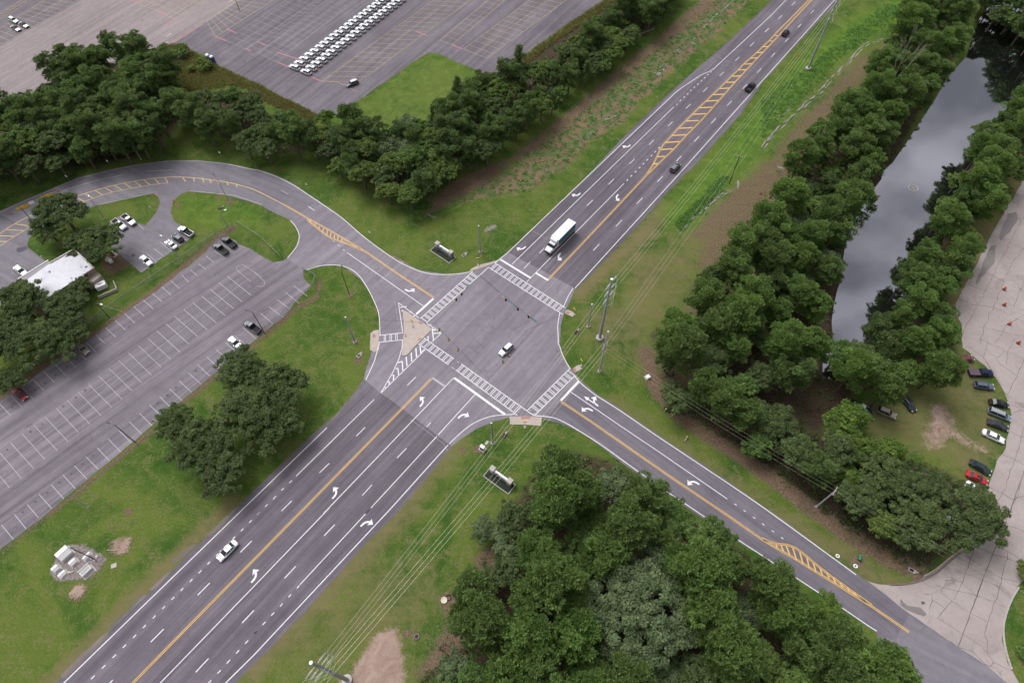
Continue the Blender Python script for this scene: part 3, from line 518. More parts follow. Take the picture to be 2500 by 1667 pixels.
def crosswalk(a0,a1,b0,b1,step=1.62,start=.5):
    wh.line([a0,a1],.2); wh.line([b0,b1],.2)
    A0,A1,B0,B1=[G(*p).to_2d() for p in (a0,a1,b0,b1)]; u=(A1-A0).normalized(); nn=Vector((-u.y,u.x))
    if (B0-A0).dot(nn)<0: nn=-nn
    def lerpB(s):
        p=A0+u*s; d=(B1-B0); t=((p-B0).dot(u))/d.dot(u); return B0+d*t,t
    s=start; Lm=(A1-A0).length
    while s<Lm:
        for o in (0,.5):
            q,t=lerpB(s+o)
            if 0<=t<=1 and s+o<Lm:
                p=A0+u*(s+o); w=u*.09; wh.mb.add([(p.x-w.x,p.y-w.y,.040),(p.x+w.x,p.y+w.y,.040),(q.x+w.x,q.y+w.y,.040),(q.x-w.x,q.y-w.y,.040)],[[0,1,2,3]] if u.cross(nn)>0 else [[3,2,1,0]])
        s+=step
crosswalk(P(6,1960,920),P(6,1490,1340),P(6,2103,880),P(6,1545,1380))
crosswalk((1208,641.8),(1380.3,751.5),(1191.9,652.5),(1374,767.9))
wh.line([(1193,652.4),P(6,2103,880)],.2)
crosswalk((1392.5,898.4),(1286.3,1002.7),(1403.4,916.9),(1304.5,1014.9)); wh.line([(1286.3,1002.7),(1304.5,1014.9)],.2); wh.line([(1290,999.5),(1307.5,1011.5)],.15)
crosswalk((1034.2,824.6),(1108.8,876),(1021,839),(1095,890.3)); crosswalk((1126,888),(1286.3,1002.7),(1112.7,903),(1263,1013.5))
ww.line([(1117,882),(1121,885)],.25); ww.line([(1102,896),(1110,901)],.25)
wh.line([(925.6,818.8),(983.6,812.5)],.2); wh.line([(925,835.7),(983.6,829.7)],.2)
for x_ in (938,941.5,952,956,966,970): wh.line([(x_,817.5-(x_-938)*.1),(x_,834.5-(x_-938)*.1)],.15)
# turn arrows
def arrow(c,d0,d1,turn,kind='turn',sc=1.25):
    C=G(*c).to_2d(); a=ang(G(*d0),G(*d1)); pts=[]
    if kind=='turn':
        ax=[(-1.35,0),(-.75,.02),(-.25,.16),(.1,.45),(.25,.75)]; w=.26; Ls=[];Rs=[]
        for i,p in enumerate(ax):
            q=Vector(ax[min(i+1,4)])-Vector(ax[max(i-1,0)]); q.normalize(); nn=Vector((-q.y,q.x)); ww_=w*(1.0 if i else .8)
            Ls.append(Vector(p)+nn*ww_*.7); Rs.append(Vector(p)-nn*ww_*.7)
        pts=Ls+[Vector((-.42,.78)),Vector((.34,1.55)),Vector((.95,.62))]+Rs[::-1]
        pts=[Vector((p.x,p.y-.5)) for p in pts]
    else:
        pts=[Vector(p) for p in ((-1.5,-.13),(-1.5,.13),(.5,.13),(.5,.5),(1.7,0),(.5,-.5),(.5,-.13))]
    if turn<0: pts=[Vector((p.x,-p.y)) for p in pts]
    Mx=Matrix.Rotation(a,2); pw=[C+Mx@(p*sc) for p in pts]
    wh.mb.prism([(p.x,p.y) for p in pw],.0385,.0400,bottom=False)
sw=((324,1667),(1053,925)); ne=((1596,413),(1339,682)); nw=(P(6,1300,945),P(6,1610,1150)); se=(P(11,1390,1190),P(11,750,745))
for c_,dd,t_ in ((P(10,1510,555),sw,1),(P(10,733,1370),sw,1),(P(13,2290,595),sw,1),(P(10,1885,683),sw,-1),(P(14,1020,128),sw,-1),(P(7,978,262),ne,1),(P(7,458,793),ne,1),(P(7,608,235),ne,-1),(P(7,115,715),ne,-1),(P(3,1060,1317),ne,-1),(P(6,1405,1090),nw,1),(P(11,700,630),se,1),(P(11,1650,1285),se,1),(P(11,775,555),se,-1)): arrow(c_,*dd,t_)
arrow(P(11,735,552),*se,1,'straight',1.1)
# old saw cuts and detector loops
ck=Paint('pavement_cracks','patch',.036)
for t_,pp in ((10,[(1400,720),(1500,790),(1700,940),(1740,1005)]),(3,[(1865,503),(1960,550),(2035,572),(2030,600)]),(3,[(1940,555),(1985,570),(1955,600),(1915,585),(1940,555)]),(3,[(2020,590),(2050,610),(2030,630),(2000,612),(2020,590)]),(7,[(205,545),(290,592),(350,628)]),(7,[(330,890),(480,740),(520,760),(370,920)])): fw.line(TP(t_,pp),.09)
for t_,pp in ((6,[(2030,960),(2200,1110)]),(7,[(0,1470),(150,1380),(300,1225)]),(7,[(60,1568),(180,1440),(330,1370)]),(4,[(0,660),(300,300),(560,0)]),(3,[(1240,1560),(1700,1100),(2350,410)]),(13,[(1700,1568),(2110,1080)]),(14,[(0,900),(500,330),(860,0)]),(7,[(440,1110),(450,1060),(480,1020),(500,1010)]),(9,[(650,590),(900,410),(1200,180)]),(10,[(1400,640),(1500,530),(1640,400)]),(6,[(2100,1385),(2160,1430)]),(6,[(2045,1440),(2110,1475)]),(10,[(1930,70),(2015,130)]),(10,[(1985,15),(2065,75)])): ck.line(TP(t_,pp),.11)
# lots
S9=[((243,1482),(345,1600)),((352,1393),(465,1520)),((461,1307),(573,1433)),((567,1221),(675,1341)),((670,1138),(781,1257)),((772,1056),(882,1170)),((872,976),(983,1093)),((971,897),(1083,1013)),((1066,820),(1180,935)),((1160,742),(1271,853)),((1252,667),(1364,780)),((1342,593),(1454,700)),((1432,519),(1543,627)),((1520,447),(1632,552)),((1606,376),(1716,478)),((1690,305),(1803,408)),((1773,234),(1883,335)),((1857,167),(1967,265)),((1940,98),(2050,195)),((2022,33),(2120,120)),((890,0),(953,50)),((770,28),(863,120)),((680,100),(773,187)),((590,165),(681,255)),((497,230),(587,323)),((398,298),(492,393)),((303,370),(395,465)),((205,440),(297,538)),((103,512),(195,610)),((0,585),(93,685))]
M9=[((-100,1110),(85,1332)),((0,1020),(193,1250)),((95,930),(303,1162)),((202,853),(405,1082)),((305,775),(514,1000)),((404,699),(610,920)),((506,623),(705,840)),((602,550),(808,766)),((700,476),(907,688)),((793,405),(1000,613)),((885,334),(1095,540)),((977,264),(1183,465)),((1065,195),(1271,394)),((1152,127),(1359,325)),((1242,62),(1446,253)),((1330,0),(1532,185))]
ww.segs(9,S9,.14); ww.segs(9,M9,.11); ww.segs(13,[((130,55),(235,185)),((13,148),(122,280))],.15)
ww.segs(5,[((1407,1450),(1615,1640)),((1488,1385),(1695,1568)),((1570,1322),(1775,1503)),((1650,1260),(1858,1440)),((1730,1198),(1940,1378)),((1808,1137),(2018,1312)),((1886,1077),(2095,1250)),((1962,1017),(2172,1190)),((2038,960),(2250,1130)),((862,1485),(950,1568)),((947,1420),(1040,1505)),((1035,1357),(1125,1442)),((1117,1293),(1210,1380)),((1200,1232),(1292,1316)),((1285,1173),(1375,1253)),((1367,1115),(1456,1191)),((1450,1055),(1535,1130)),((1535,1003),(1613,1073)),((1630,950),(1692,1012)),((1705,903),(1770,953)),((1780,850),(1845,897)),((1850,780),(1920,838)),((1925,735),(1997,783)),((2105,1490),(2210,1590)),((2183,1423),(2297,1522)),((1985,660),(2070,725)),
 ((1440,655),(1540,735)),((1380,712),(1465,780)),((1318,762),(1405,832)),((1250,815),(1335,888)),((1220,480),(1290,540)),((1590,600),(1675,640))],.14)
ww.segs(6,[((60,1293),(175,1388)),((135,1232),(255,1325)),((210,1170),(325,1257)),((285,1107),(403,1200)),((358,1047),(478,1138))],.15)
fw.line([(0,1149.7),(604.6,681.3)],.1); fw.line(TP(9,[(350,1568),(570,1390),(980,1050),(1360,740),(1900,270),(2350,-90)]),.1); ww.line(TP(5,[(2350,970),(2200,870),(2160,864),(2128,880),(2130,910),(2250,1010)]),.1,smooth=True); ww.line(TP(6,[(0,925),(70,985),(95,1010),(92,1038),(62,1055),(25,1047)]),.1,smooth=True)
def rail(t,a,b,c,d,n,w=.11,pnt=yw,mid=True,i0=0):
    """bay lines between two long rails a-b and c-d"""
    A,B,C_,D=[Vector(P(t,*k)) for k in (a,b,c,d)]
    pnt.line([tuple(A),tuple(B)],w); pnt.line([tuple(C_),tuple(D)],w)
    if mid: pnt.line([tuple((A+C_)/2),tuple((B+D)/2)],w*.8)
    a3,b3,c3,d3=[G(*k) for k in (A,B,C_,D)]
    for i in range(i0,n+1):
        p=a3.lerp(b3,i/n);q=c3.lerp(d3,i/n)
        dd=(q-p).to_2d().normalized()*w/2; pp=Vector((-dd.y,dd.x))
        pnt.mb.add([(p.x+pp.x,p.y+pp.y,pnt.z+.002),(p.x-pp.x,p.y-pp.y,pnt.z+.002),(q.x-pp.x,q.y-pp.y,pnt.z+.002),(q.x+pp.x,q.y+pp.y,pnt.z+.002)],[[0,1,2,3]])
rail(1,(-160,360),(500,-60),(-30,430),(760,-25),15); rail(1,(-300,330),(240,-30),(-160,245+30),(330,-25),11)
rail(1,(1245,40),(1500,-125),(1430,105),(1700,-60),5); rail(1,(1485,137),(1800,-65),(1565,175),(1900,-30),6)
rail(1,(1853,190),(2230,-60),(1930,330),(2560,-60),11); rail(1,(2030,368),(2600,-20),(2210,445),(2830,60),11,.11,fw)
rail(2,(40,480),(760,-80),(205,560),(960,-40),17,.1,fw); rail(2,(-80,450),(600,-30),(30,480),(740,-30),16,.1,fw,False)
rail(2,(605,730),(1700,-60),(940,735),(2000,-40),20,.11,yw); rail(2,(1665,365),(2200,-80),(1775,403),(2330,-60),12,.1,yw,False)
rail(2,(1880,443),(2640,-120),(2090,525),(2900,-70),16,.12,yw)
for t_,a,b in ((1,(1180,0),(1240,25)),(1,(1410,95),(1485,135)),(1,(1565,180),(1475,232)),(1,(1810,225),(1550,390)),(1,(2030,260),(2120,300)),(1,(1930,330),(2030,368)),(1,(2215,440),(2300,485)),(2,(-30,460),(20,480)),(2,(210,560),(310,602)),(2,(490,680),(600,730)),(2,(1450,283),(1560,325)),(2,(1775,403),(1870,443)),(1,(2325,380),(2350,390)),(2,(30,375),(115,412)),(2,(200,470),(390,530))): rd.line([P(t_,*a),P(t_,*b)],.42)
yw.line(TP(2,[(600,730),(745,735),(935,830)]),.12)
for t_,a,b in ((1,(1490,330),(1520,310)),(1,(1455,405),(1488,388)),(1,(2050,25),(2080,5))): ww.line([P(t_,*a),P(t_,*b)],.35); arrow(P(t_,*b),P(t_,*a),P(t_,*b),1,'straight',.5)
for p in (wh,ye,ww,fw,yw,rd,ck): p.build()
# joints and cracks of the concrete apron
M['joint']=mat('joint_filler',(.16,.13,.125),.95,noise=.4,scale=3)
jt=MB()
def crack(pts,w,jag,seed):
    r=random.Random(seed); pw=[G(*p).to_2d() for p in pts]; o=[]
    for a,b in zip(pw[:-1],pw[1:]):
        n=max(1,int((b-a).length/1.1))
        for j in range(n):
            q=a.lerp(b,j/n); o.append(q+Vector((r.uniform(-jag,jag),r.uniform(-jag,jag))))
    o.append(pw[-1]); n=len(o); vs=[];ws=[w*r.uniform(.5,1.3) for _ in o]
    for sgn in (1,-1):
        for i,p in enumerate(o):
            d=(o[min(i+1,n-1)]-o[max(i-1,0)]).normalized(); vs.append((p.x-d.y*sgn*ws[i]/2,p.y+d.x*sgn*ws[i]/2,.018))
    jt.add(vs,[[n+i,n+i+1,i+1,i] for i in range(n-1)])
crack(TP(16,[(1760,1240),(2010,560),(2130,260),(2235,0)])+TP(12,[(2350,1180)]),.16,.05,1)
crack(TP(16,[(1715,830),(1800,650),(1870,450),(1930,320),(1960,290)]),.1,.25,2); crack(TP(16,[(2030,1300),(2010,1130),(2020,1000),(2090,840),(2150,620),(2175,540),(2200,400)]),.1,.28,3)
for k,pp in enumerate([[(1400,640),(1590,750),(1850,930),(2020,1020)],[(1750,560),(1980,640),(2120,700)],[(1840,290),(2060,410),(2350,500)],[(1820,420),(2020,555),(2150,620),(2290,665)],[(1560,700),(1930,785),(2180,885)],[(1580,990),(1790,1120),(1960,1230),(2080,1380),(2230,1460)],[(1760,1240),(1900,1290),(2000,1400),(2100,1440),(2150,1500)],[(2080,1380),(2035,1430)],[(2160,1440),(2130,1490)],[(1600,750),(1650,660),(1670,620),(1750,650)],[(1460,770),(1535,770),(1530,830),(1500,910)],[(1650,640),(1790,660),(1930,790)],[(1710,830),(1650,900),(1580,980)],[(2350,480),(2060,300)],[(2220,160),(2350,210)],[(1980,650),(1930,790)],[(1530,830),(1640,900)]]): crack(TP(16,pp),.09,.2,20+k)
for k,pp in enumerate([[(2350,420),(2220,660),(2080,940),(1950,1200),(1810,1440),(1790,1568)],[(1840,1030),(2000,1090)],[(1920,890),(2070,955),(2350,1090)],[(2060,590),(2220,660),(2350,720)],[(1770,1160),(1900,1220),(2090,1240),(2350,1370)],[(1990,1420),(2350,1500)],[(2350,700),(2280,800),(2230,870),(2170,1000),(2110,1170),(2040,1300),(1990,1430),(1950,1568)],[(2270,170),(2350,200)],[(1880,1140),(1940,1210),(1820,1230),(1850,1160)],[(2240,1260),(2300,1120),(2350,1000)],[(2090,1568),(2200,1400),(2350,1300)]]): crack(TP(8,pp),.1,.25,50+k)
for k,pp in enumerate([[(1950,0),(2350,185)],[(2350,180),(2290,330),(2200,500)],[(2030,20),(2010,90),(2070,150),(2110,165),(2160,140),(2170,100)],[(2010,90),(1990,180)],[(2190,230),(2210,100),(2270,0)],[(2100,170),(2140,230),(2350,380)],[(1990,180),(2100,340)],[(1840,60),(1980,160),(2160,420)],[(2215,580),(2350,650)],[(2230,830),(2320,880),(2350,870)],[(2350,780),(2300,980),(2240,1140),(2180,1340),(2080,1500)],[(2160,1030),(2350,1130)],[(2040,1330),(2250,1440),(2350,1410)],[(2350,1200),(2290,1400),(2210,1568)],[(2250,660),(2320,640)]]): crack(TP(12,pp),.1,.2,80+k)
tag(jt.build('concrete_joints',M['joint']),kind='structure')
# ditches: shallow standing water
dm=MB()
for li,w,z in ((DITCH,.55,-.22),(DITCH2,.35,-.38),(DITCH3,.4,-.2)):
    pw=[G(*p).to_2d() for p in smooth_pts(li,5)]; n=len(pw); vs=[]; r=random.Random(3)
    ws=[w*r.uniform(.3,1.5) for _ in pw]
    for sg in (1,-1):
        for i,p in enumerate(pw):
            d=(pw[min(i+1,n-1)]-pw[max(i-1,0)]).normalized(); vs.append((p.x-d.y*sg*ws[i],p.y+d.x*sg*ws[i],z))
    dm.add(vs,[[n+i,n+i+1,i+1,i] for i in range(n-1)])
tag(dm.build('ditch_water',M['puddle']),kind='structure')
pm=MB()
M['mud']=asphalt('wet_mud',(.14,.115,.105),(.25,.205,.18),.3,0,stain=.6)
for pp in ([(1140,910),(1200,830),(1290,765),(1310,790),(1230,860),(1170,905)],[(980,1060),(1030,1000),(1120,930),(1150,930),(1060,1030),(1000,1070)],[(540,1500),(700,1330),(900,1150),(960,1110),(980,1130),(820,1290),(640,1470),(560,1530)],[(1540,470),(1620,400),(1700,340),(1750,310),(1760,335),(1640,440),(1570,490)],[(1330,740),(1420,640),(1520,560),(1560,550),(1470,650),(1380,730)],[(1850,240),(1930,170),(2040,60),(2100,0),(2150,-20),(2050,90),(1940,200),(1880,250)]): pm.prism(wob([(G(*p).x,G(*p).y) for p in TP(13,pp)],.18,1.2,4),0,.012,False)
for pp in ([(690,725),(720,690),(780,630),(830,560),(845,545),(800,620),(740,690),(700,735)],[(120,1330),(220,1180),(340,1040),(420,980),(440,990),(330,1090),(220,1210),(140,1330)],[(1050,130),(1070,85),(1100,85),(1070,160),(1010,230),(1000,280)]): pm.prism(wob([(G(*p).x,G(*p).y) for p in TP(10,pp)],.15,1.2,5),0,.012,False)
for pp in ([(1230,770),(1300,800),(1430,880),(1500,915),(1450,905),(1330,850),(1240,790)],[(820,900),(880,930),(960,990),(930,960),(870,910)]): pm.prism(wob([(G(*p).x,G(*p).y) for p in TP(6,pp)],.12,1.2,6),0,.013,False)
tag(pm.build('wet_verge',M['mud']),kind='structure')
# gravel mouth and ramps
sheet('concrete_ramp',TP(6,[(1045,1470),(1075,1445),(1120,1440),(1120,1620),(1080,1638),(1040,1620)]),.030,'pad'); sheet('concrete_ramp',TP(7,[(520,1265),(540,1260),(596,1285),(585,1325),(512,1293)]),.030,'pad'); sheet('concrete_ramp',TP(11,[(580,268),(632,232),(665,265),(605,303)]),.030,'pad')
sheet('concrete_ramp',TP(11,[(15,698),(150,692),(305,703),(295,778),(150,768),(20,767)]),.030,'pad')
for t_,pp in ((6,[(1063,1480),(1090,1478),(1090,1510),(1063,1512)]),(7,[(528,1268),(553,1279),(545,1303),(518,1291)]),(11,[(580,270),(597,300),(618,290),(600,257)]),(11,[(118,697),(200,697),(200,718),(118,718)])): sheet('tactile_paving',TP(t_,pp),.036,'brickred')
sheet('gravel_strip',TP(6,[(1930,915),(1950,890),(2050,850),(2200,812),(2230,790),(2160,840),(2050,880)]),.026,'pad',.1)
isl=[(983.3,762.1),(986,759.5),(990,759.3),(1020,780),(1051.9,801.5),(1053.4,804.5),(1052,807.3),(1020,839),(993.3,867.7),(988,869),(983.3,868.2),(981.1,864.9),(983.5,840),(986.6,806.3),(985.5,785)]
tag(MB().prism([(G(*p).x,G(*p).y) for p in isl],0,.16).build('concrete_traffic_island',M['pad'],bevel=.03),kind='structure')
Z4=lambda x,y:(980+x/9.046,740+y/9.046)
for pp in ([(375,440),(400,410),(470,450),(430,480)],[(75,690),(120,690),(120,760),(75,765)],[(350,830),(410,765),(450,800),(380,835)]): sheet('tactile_paving',[Z4(*k) for k in pp],.168,'brickred',t=.004)
# ------------------------------------------------ vehicles
GLASS=mat('vehicle_glass',(.02,.025,.03),.10,spec=.4); TYRE=mat('tyre_rubber',(.02,.02,.02),.9); RIM=mat('wheel_rim',(.35,.35,.36),.35,.8); LAMP=mat('headlamp_lens',(.75,.77,.78),.15,spec=.8); TAIL=mat('tail_lamp',(.35,.02,.02),.3); PLAST=mat('black_plastic',(.025,.025,.027),.6); BED=mat('truck_bed_liner',(.03,.03,.032),.9)
PC={}
def carpaint(nm,c,met=.3):
    if nm not in PC: PC[nm]=mat(nm+'_car_paint',c,.34,met,.4,coat=.6 if max(c)>.15 else .12)
    return PC[nm]
def loft(mb,secs,cap=True):
    """secs: x, half width, z low, z high, shoulder inset, crown"""
    rings=[]
    for x,w,z0,z1,ins,cr in secs:
        h=z1-z0
        rings.append([(x,-w*.90,z0),(x,-w,z0+h*.22),(x,-w,z0+h*.62),(x,-w+ins,z1-.02*h),(x,-w*.45,z1+cr),(x,0,z1+cr*1.25),(x,w*.45,z1+cr),(x,w-ins,z1-.02*h),(x,w,z0+h*.62),(x,w,z0+h*.22),(x,w*.90,z0)])
    n=len(rings[0]); vs=[v for r in rings for v in r]; fs=[]
    for i in range(len(rings)-1):
        for j in range(n):
            k=(j+1)%n; fs.append([i*n+j,(i+1)*n+j,(i+1)*n+k,i*n+k])
    if cap: fs+= [list(range(n)),list(range((len(rings)-1)*n,len(rings)*n))[::-1]]
    return mb.add(vs,fs)
def make_vehicle(kind,name,paint,roof=None,cat='car',L=4.8,Wd=1.85,Hh=1.45,cover=None,lab='',sun=False):
    """nose points along +X"""
    pm_=carpaint(*paint); t=thing(name,lab,cat)
    hw=Wd/2; hl=L/2
    b=MB(); hood=.92 if kind=='sedan' else (1.02 if kind in('suv','wagon','van') else 1.12)
    gz=.24
    if kind=='pickup':
        secs=[(-hl,hw*.95,.5,1.02,.04,0),(-hl+.08,hw,.4,1.06,.04,0),(-.35,hw,.34,1.06,.04,0)]
        loft(b,[(-.35,hw,.34,1.08,.04,.02),(.2,hw,.34,1.10,.05,.03),(hl-1.6,hw,.34,1.12,.06,.04),(hl-.5,hw*.98,.36,1.08,.1,.05),(hl-.1,hw*.93,.4,.98,.12,.04),(hl,hw*.86,.46,.8,.08,.02)])
        # open bed: floor, sides, tailgate
        b.box(((-hl-.35)/2,0,.55),(hl-.35,Wd-.1,.3)); 
        for s in (-1,1): b.box(((-hl-.35)/2,s*(hw-.06),.85),(hl-.35,.12,.46))
        b.box((-hl+.05,0,.85),(.1,Wd-.24,.46))
    else:
        back={'sedan':.98,'suv':1.0,'wagon':.98,'van':1.02}[kind]
        loft(b,[(-hl,hw*.80,.48,back-.22,.05,.0),(-hl+.12,hw*.92,.36,back-.05,.08,.02),(-hl+.55,hw*.985,gz,back,.08,.02),(-.6,hw,gz,.96,.06,.02),(hl-1.75,hw,gz,hood,.06,.03),(hl-1.2,hw*.99,gz,hood-.03,.1,.04),(hl-.55,hw*.95,gz+.02,hood-.10,.14,.04),(hl-.15,hw*.86,.34,hood-.22,.14,.03),(hl,hw*.72,.42,hood-.36,.08,.01)])
    body=b.build('body',pm_,t,smooth=False,bevel=.03)
    # cabin glass
    if kind=='sedan': gx0,gx1,rx0,rx1=-hl+.75,hl-1.35,-hl+1.45,hl-2.25
    elif kind=='suv': gx0,gx1,rx0,rx1=-hl+.15,hl-1.35,-hl+.5,hl-2.05
    elif kind=='wagon': gx0,gx1,rx0,rx1=-hl+.12,hl-1.25,-hl+.6,hl-2.1
    elif kind=='van': gx0,gx1,rx0,rx1=-hl+.1,hl-.95,-hl+.35,hl-1.95
    else: gx0,gx1,rx0,rx1=-.38,hl-1.35,-.15,hl-2.1
    z0=.92 if kind!='pickup' else 1.04; z1=Hh-.05; wb=hw*.94; wt=hw*.74
    g=MB(); g.add([(gx0,-wb,z0),(gx1,-wb,z0),(gx1+.08,0,z0),(gx1,wb,z0),(gx0,wb,z0),(rx0,-wt,z1),(rx1,-wt,z1),(rx1+.05,0,z1),(rx1,wt,z1),(rx0,wt,z1)],[[0,1,6,5],[1,2,7,6],[2,3,8,7],[3,4,9,8],[4,0,5,9],[5,6,7,8,9]])
    g.build('windows',GLASS,t)
    rf=MB(); rm=rx0-.02; 
    rf.add([(rx0-.03,-wt-.02,z1-.03),(rx1+.02,-wt-.02,z1-.03),(rx1+.08,0,z1-.02),(rx1+.02,wt+.02,z1-.03),(rx0-.03,wt+.02,z1-.03),(rx0+.05,-wt*.8,Hh),(rx1-.06,-wt*.8,Hh),(rx1-.03,0,Hh+.01),(rx1-.06,wt*.8,Hh),(rx0+.05,wt*.8,Hh)],[[0,1,6,5],[1,2,7,6],[2,3,8,7],[3,4,9,8],[4,0,5,9],[5,6,7,8,9]])
    for s in (-1,1):  # pillars
        for (xa,xb) in ((gx0,rx0),(gx1,rx1),((gx0+gx1)/2-.15,(rx0+rx1)/2-.15)):
            rf.tube((xa,s*wb*1.005,z0-.02),(xb,s*(wt+.01),z1),.045,.04,5)
        rf.tube((gx0,s*wb,z0+.0),(gx1,s*wb,z0+.0),.05,.05,5)
    ro=rf.build('roof',carpaint(*roof) if roof else pm_,t)
    if sun: MB().box(((rx0+rx1)/2+.35,0,Hh+.012),(.55,.6,.012)).build('sunroof',GLASS,t)
    if kind in('wagon','van'):
        for s in (-1,1): MB().tube((rx0+.2,s*wt*.85,Hh+.04),(rx1-.2,s*wt*.85,Hh+.04),.025,.025,5).build('roof_rail',PLAST,t)
    rad=.34 if kind!='pickup' else .40
    for sx in (-1,1):
        xx=hl-.95 if sx>0 else -hl+.95+(.15 if kind=='pickup' else 0)
        for s in (-1,1):
            w=MB().tube((xx,s*(hw-.22),rad),(xx,s*(hw+.01),rad),rad,rad,14).build('wheel',TYRE,t)
            MB().tube((xx,s*(hw+.005),rad),(xx,s*(hw+.03),rad),rad*.6,rad*.55,10).build('rim',RIM,w)
    for s in (-1,1):
        MB().box((hl-.17,s*hw*.66,hood-.30),(.30,.36,.14)).build('headlight',LAMP,t)
        MB().box((-hl+.06,s*hw*.76,.80),(.14,.28,.22)).build('tail_light',TAIL,t)
        MB().box((gx1-.25,s*(hw+.07),z0+.05),(.16,.2,.13)).build('mirror',pm_,t)
    MB().box((hl-.02,0,.50),(.08,Wd*.62,.18)).build('grille',PLAST,t)
    if kind=='pickup':
        if cover: MB().box(((-hl-.42)/2,0,1.10),(hl-.48,Wd-.12,.06)).build('bed_cover',mat('tonneau_cover',(.11,.08,.10),.7),t)
        else: MB().box(((-hl-.38)/2,0,.73),(hl-.52,Wd-.26,.02)).build('bed_floor',BED,t)
    return reg(t)
WHITE=('white',(.80,.81,.82),0);BLACK=('black',(.012,.012,.014),.2);DGREY=('dark_grey',(.055,.06,.068),.5);SILVER=('silver',(.50,.51,.53),.6);NAVY=('navy',(.015,.022,.06),.4);RED=('red',(.48,.02,.03),.2);DRED=('dark_red',(.24,.02,.03),.2);MAROON=('maroon',(.20,.045,.055),.4);LBLUE=('light_blue',(.20,.29,.40),.5);TAN=('tan',(.36,.31,.25),.4);TEAL=('dark_teal',(.035,.06,.065),.5);GREY=('grey',(.20,.20,.21),.5);SLATE=('slate_blue',(.13,.16,.23),.5)
def park(v,rear,front,t=None,z=.5):
    a=G(*(P(t,*rear) if t else rear),z); b=G(*(P(t,*front) if t else front),z); c=(a+b)/2; v.location=(c.x,c.y,.02); v.rotation_euler=(0,0,math.atan2(b.y-a.y,b.x-a.x)); return v
def car(kind,paint,rear,front,t,label,name=None,cat='car',group=None,**k):
    nm=name or {'sedan':'sedan_car','suv':'sport_utility_car','wagon':'estate_car','van':'minivan','pickup':'pickup_truck'}[kind]
    if kind=='pickup': k.setdefault('L',5.8);k.setdefault('Wd',2.0);k.setdefault('Hh',1.85);cat='pickup truck'
    if kind=='suv': k.setdefault('Hh',1.68)
    if kind=='van': k.setdefault('Hh',1.75);k.setdefault('L',5.0);cat='minivan'
    v=make_vehicle(kind,nm,paint,cat=cat,lab=label,**k); 
    if group: v['group']=group
    return park(v,rear,front,t)
g1='cars parked beside the white-roofed building'; g2='cars left in the big striped parking lot'; g3='cars parked on the grass by the concrete apron'; g4='vehicles driving on the highway'
car('pickup',WHITE,(1005,455),(1135,545),5,'white pickup truck with dark bed half under the oak, beside the grass bank',group=g1)
car('pickup',SILVER,(1092,408),(1222,510),5,'silver pickup truck with open bed, parked right of the white pickup',group=g1)
car('pickup',SILVER,(1745,605),(1590,520),5,'silver pickup truck with sunroof, nearest the driveway among the cars backed to the lawn',group=g1)
car('suv',DGREY,(1645,655),(1545,585),5,'dark grey hatchback between the silver pickup and a white sedan',L=4.2,group=g1)
car('sedan',WHITE,(1590,720),(1480,635),5,'white sedan beside the dark grey hatchback, in front of the light pole',group=g1)
car('sedan',WHITE,(1255,775),(1368,868),5,'white sedan parked alone near the corner of the small lot',group=g1)
car('sedan',WHITE,(128,868),(245,955),5,'white sedan parked left of the white-roofed building',L=5.2,group=g1)
car('pickup',BLACK,(2125,710),(1982,605),5,'black pickup truck in the corner stall under the fence',L=5.9,group=g2)
car('pickup',DGREY,(2052,770),(1908,665),5,'dark grey pickup truck left of the black pickup',L=5.9,group=g2)
car('pickup',DGREY,(2345,1475),(2185,1360),5,'dark grey pickup truck beside the light pole on the lot edge',L=5.9,group=g2)
car('sedan',SILVER,(2050,-15),(2172,90),9,'silver sedan parked next to the leafy oak at the lot edge',group=g2)
car('suv',TAN,(680,38),(805,145),9,'tan station wagon backed against the red shrub and fence',group=g2)
car('sedan',DRED,(122,450),(245,550),9,'dark red sedan parked at the fence side of the striped lot',group=g2)
car('van',MAROON,(1745,205),(1893,170),12,'maroon minivan on the grass, farthest up the apron edge',L=4.9,group=g3)
car('pickup',NAVY,(1852,305),(2062,312),12,'navy pickup truck with a flat covered bed on the grass',cover=True,L=6.2,group=g3)
car('wagon',SLATE,(1897,410),(2078,435),12,'slate blue estate car on the grass below the navy pickup',Hh=1.5,L=5.0,group=g3)
car('sedan',BLACK,(2038,565),(2202,595),12,'black sedan on the grass above the light blue minivan',group=g3)
car('van',LBLUE,(2025,640),(2228,720),12,'light blue minivan with roof rails between two dark sedans',roof=SILVER,L=5.5,group=g3)
car('sedan',DGREY,(2022,740),(2200,805),12,'dark grey sedan between the light blue minivan and the white sedan',L=5.0,group=g3)
car('sedan',WHITE,(1975,830),(2170,920),12,'white sedan on the grass above the bare dirt track',L=5.3,group=g3)
car('sedan',TEAL,(1865,1100),(2045,1205),12,'dark teal sedan on the grass beside the red sedan',L=5.1,group=g3)
car('sedan',RED,(1838,1205),(2012,1290),12,'bright red sedan with a sunroof on the grass by the tree',sun=True,L=5.0,group=g3)
car('sedan',WHITE,(1850,1310),(1960,1400),12,'white sedan half hidden by the dark oak below the red sedan',group=g3)
car('sedan',WHITE,(1650,90),(1830,190),16,'white sedan almost covered by the spreading dark oak crown',group=g3)
car('pickup',NAVY,(790,570),(975,670),12,'blue pickup truck with pale roof in the deep shade under the pines',roof=WHITE,group='cars under the pines')
car('wagon',TAN,(1035,630),(1197,700),12,'tan estate car with a leaf-strewn front in the clearing',Hh=1.75,group='cars under the pines')
car('suv',DGREY,(1290,555),(1345,625),12,'dark grey hatchback partly under pine boughs beside the clearing',L=4.2,group='cars under the pines')
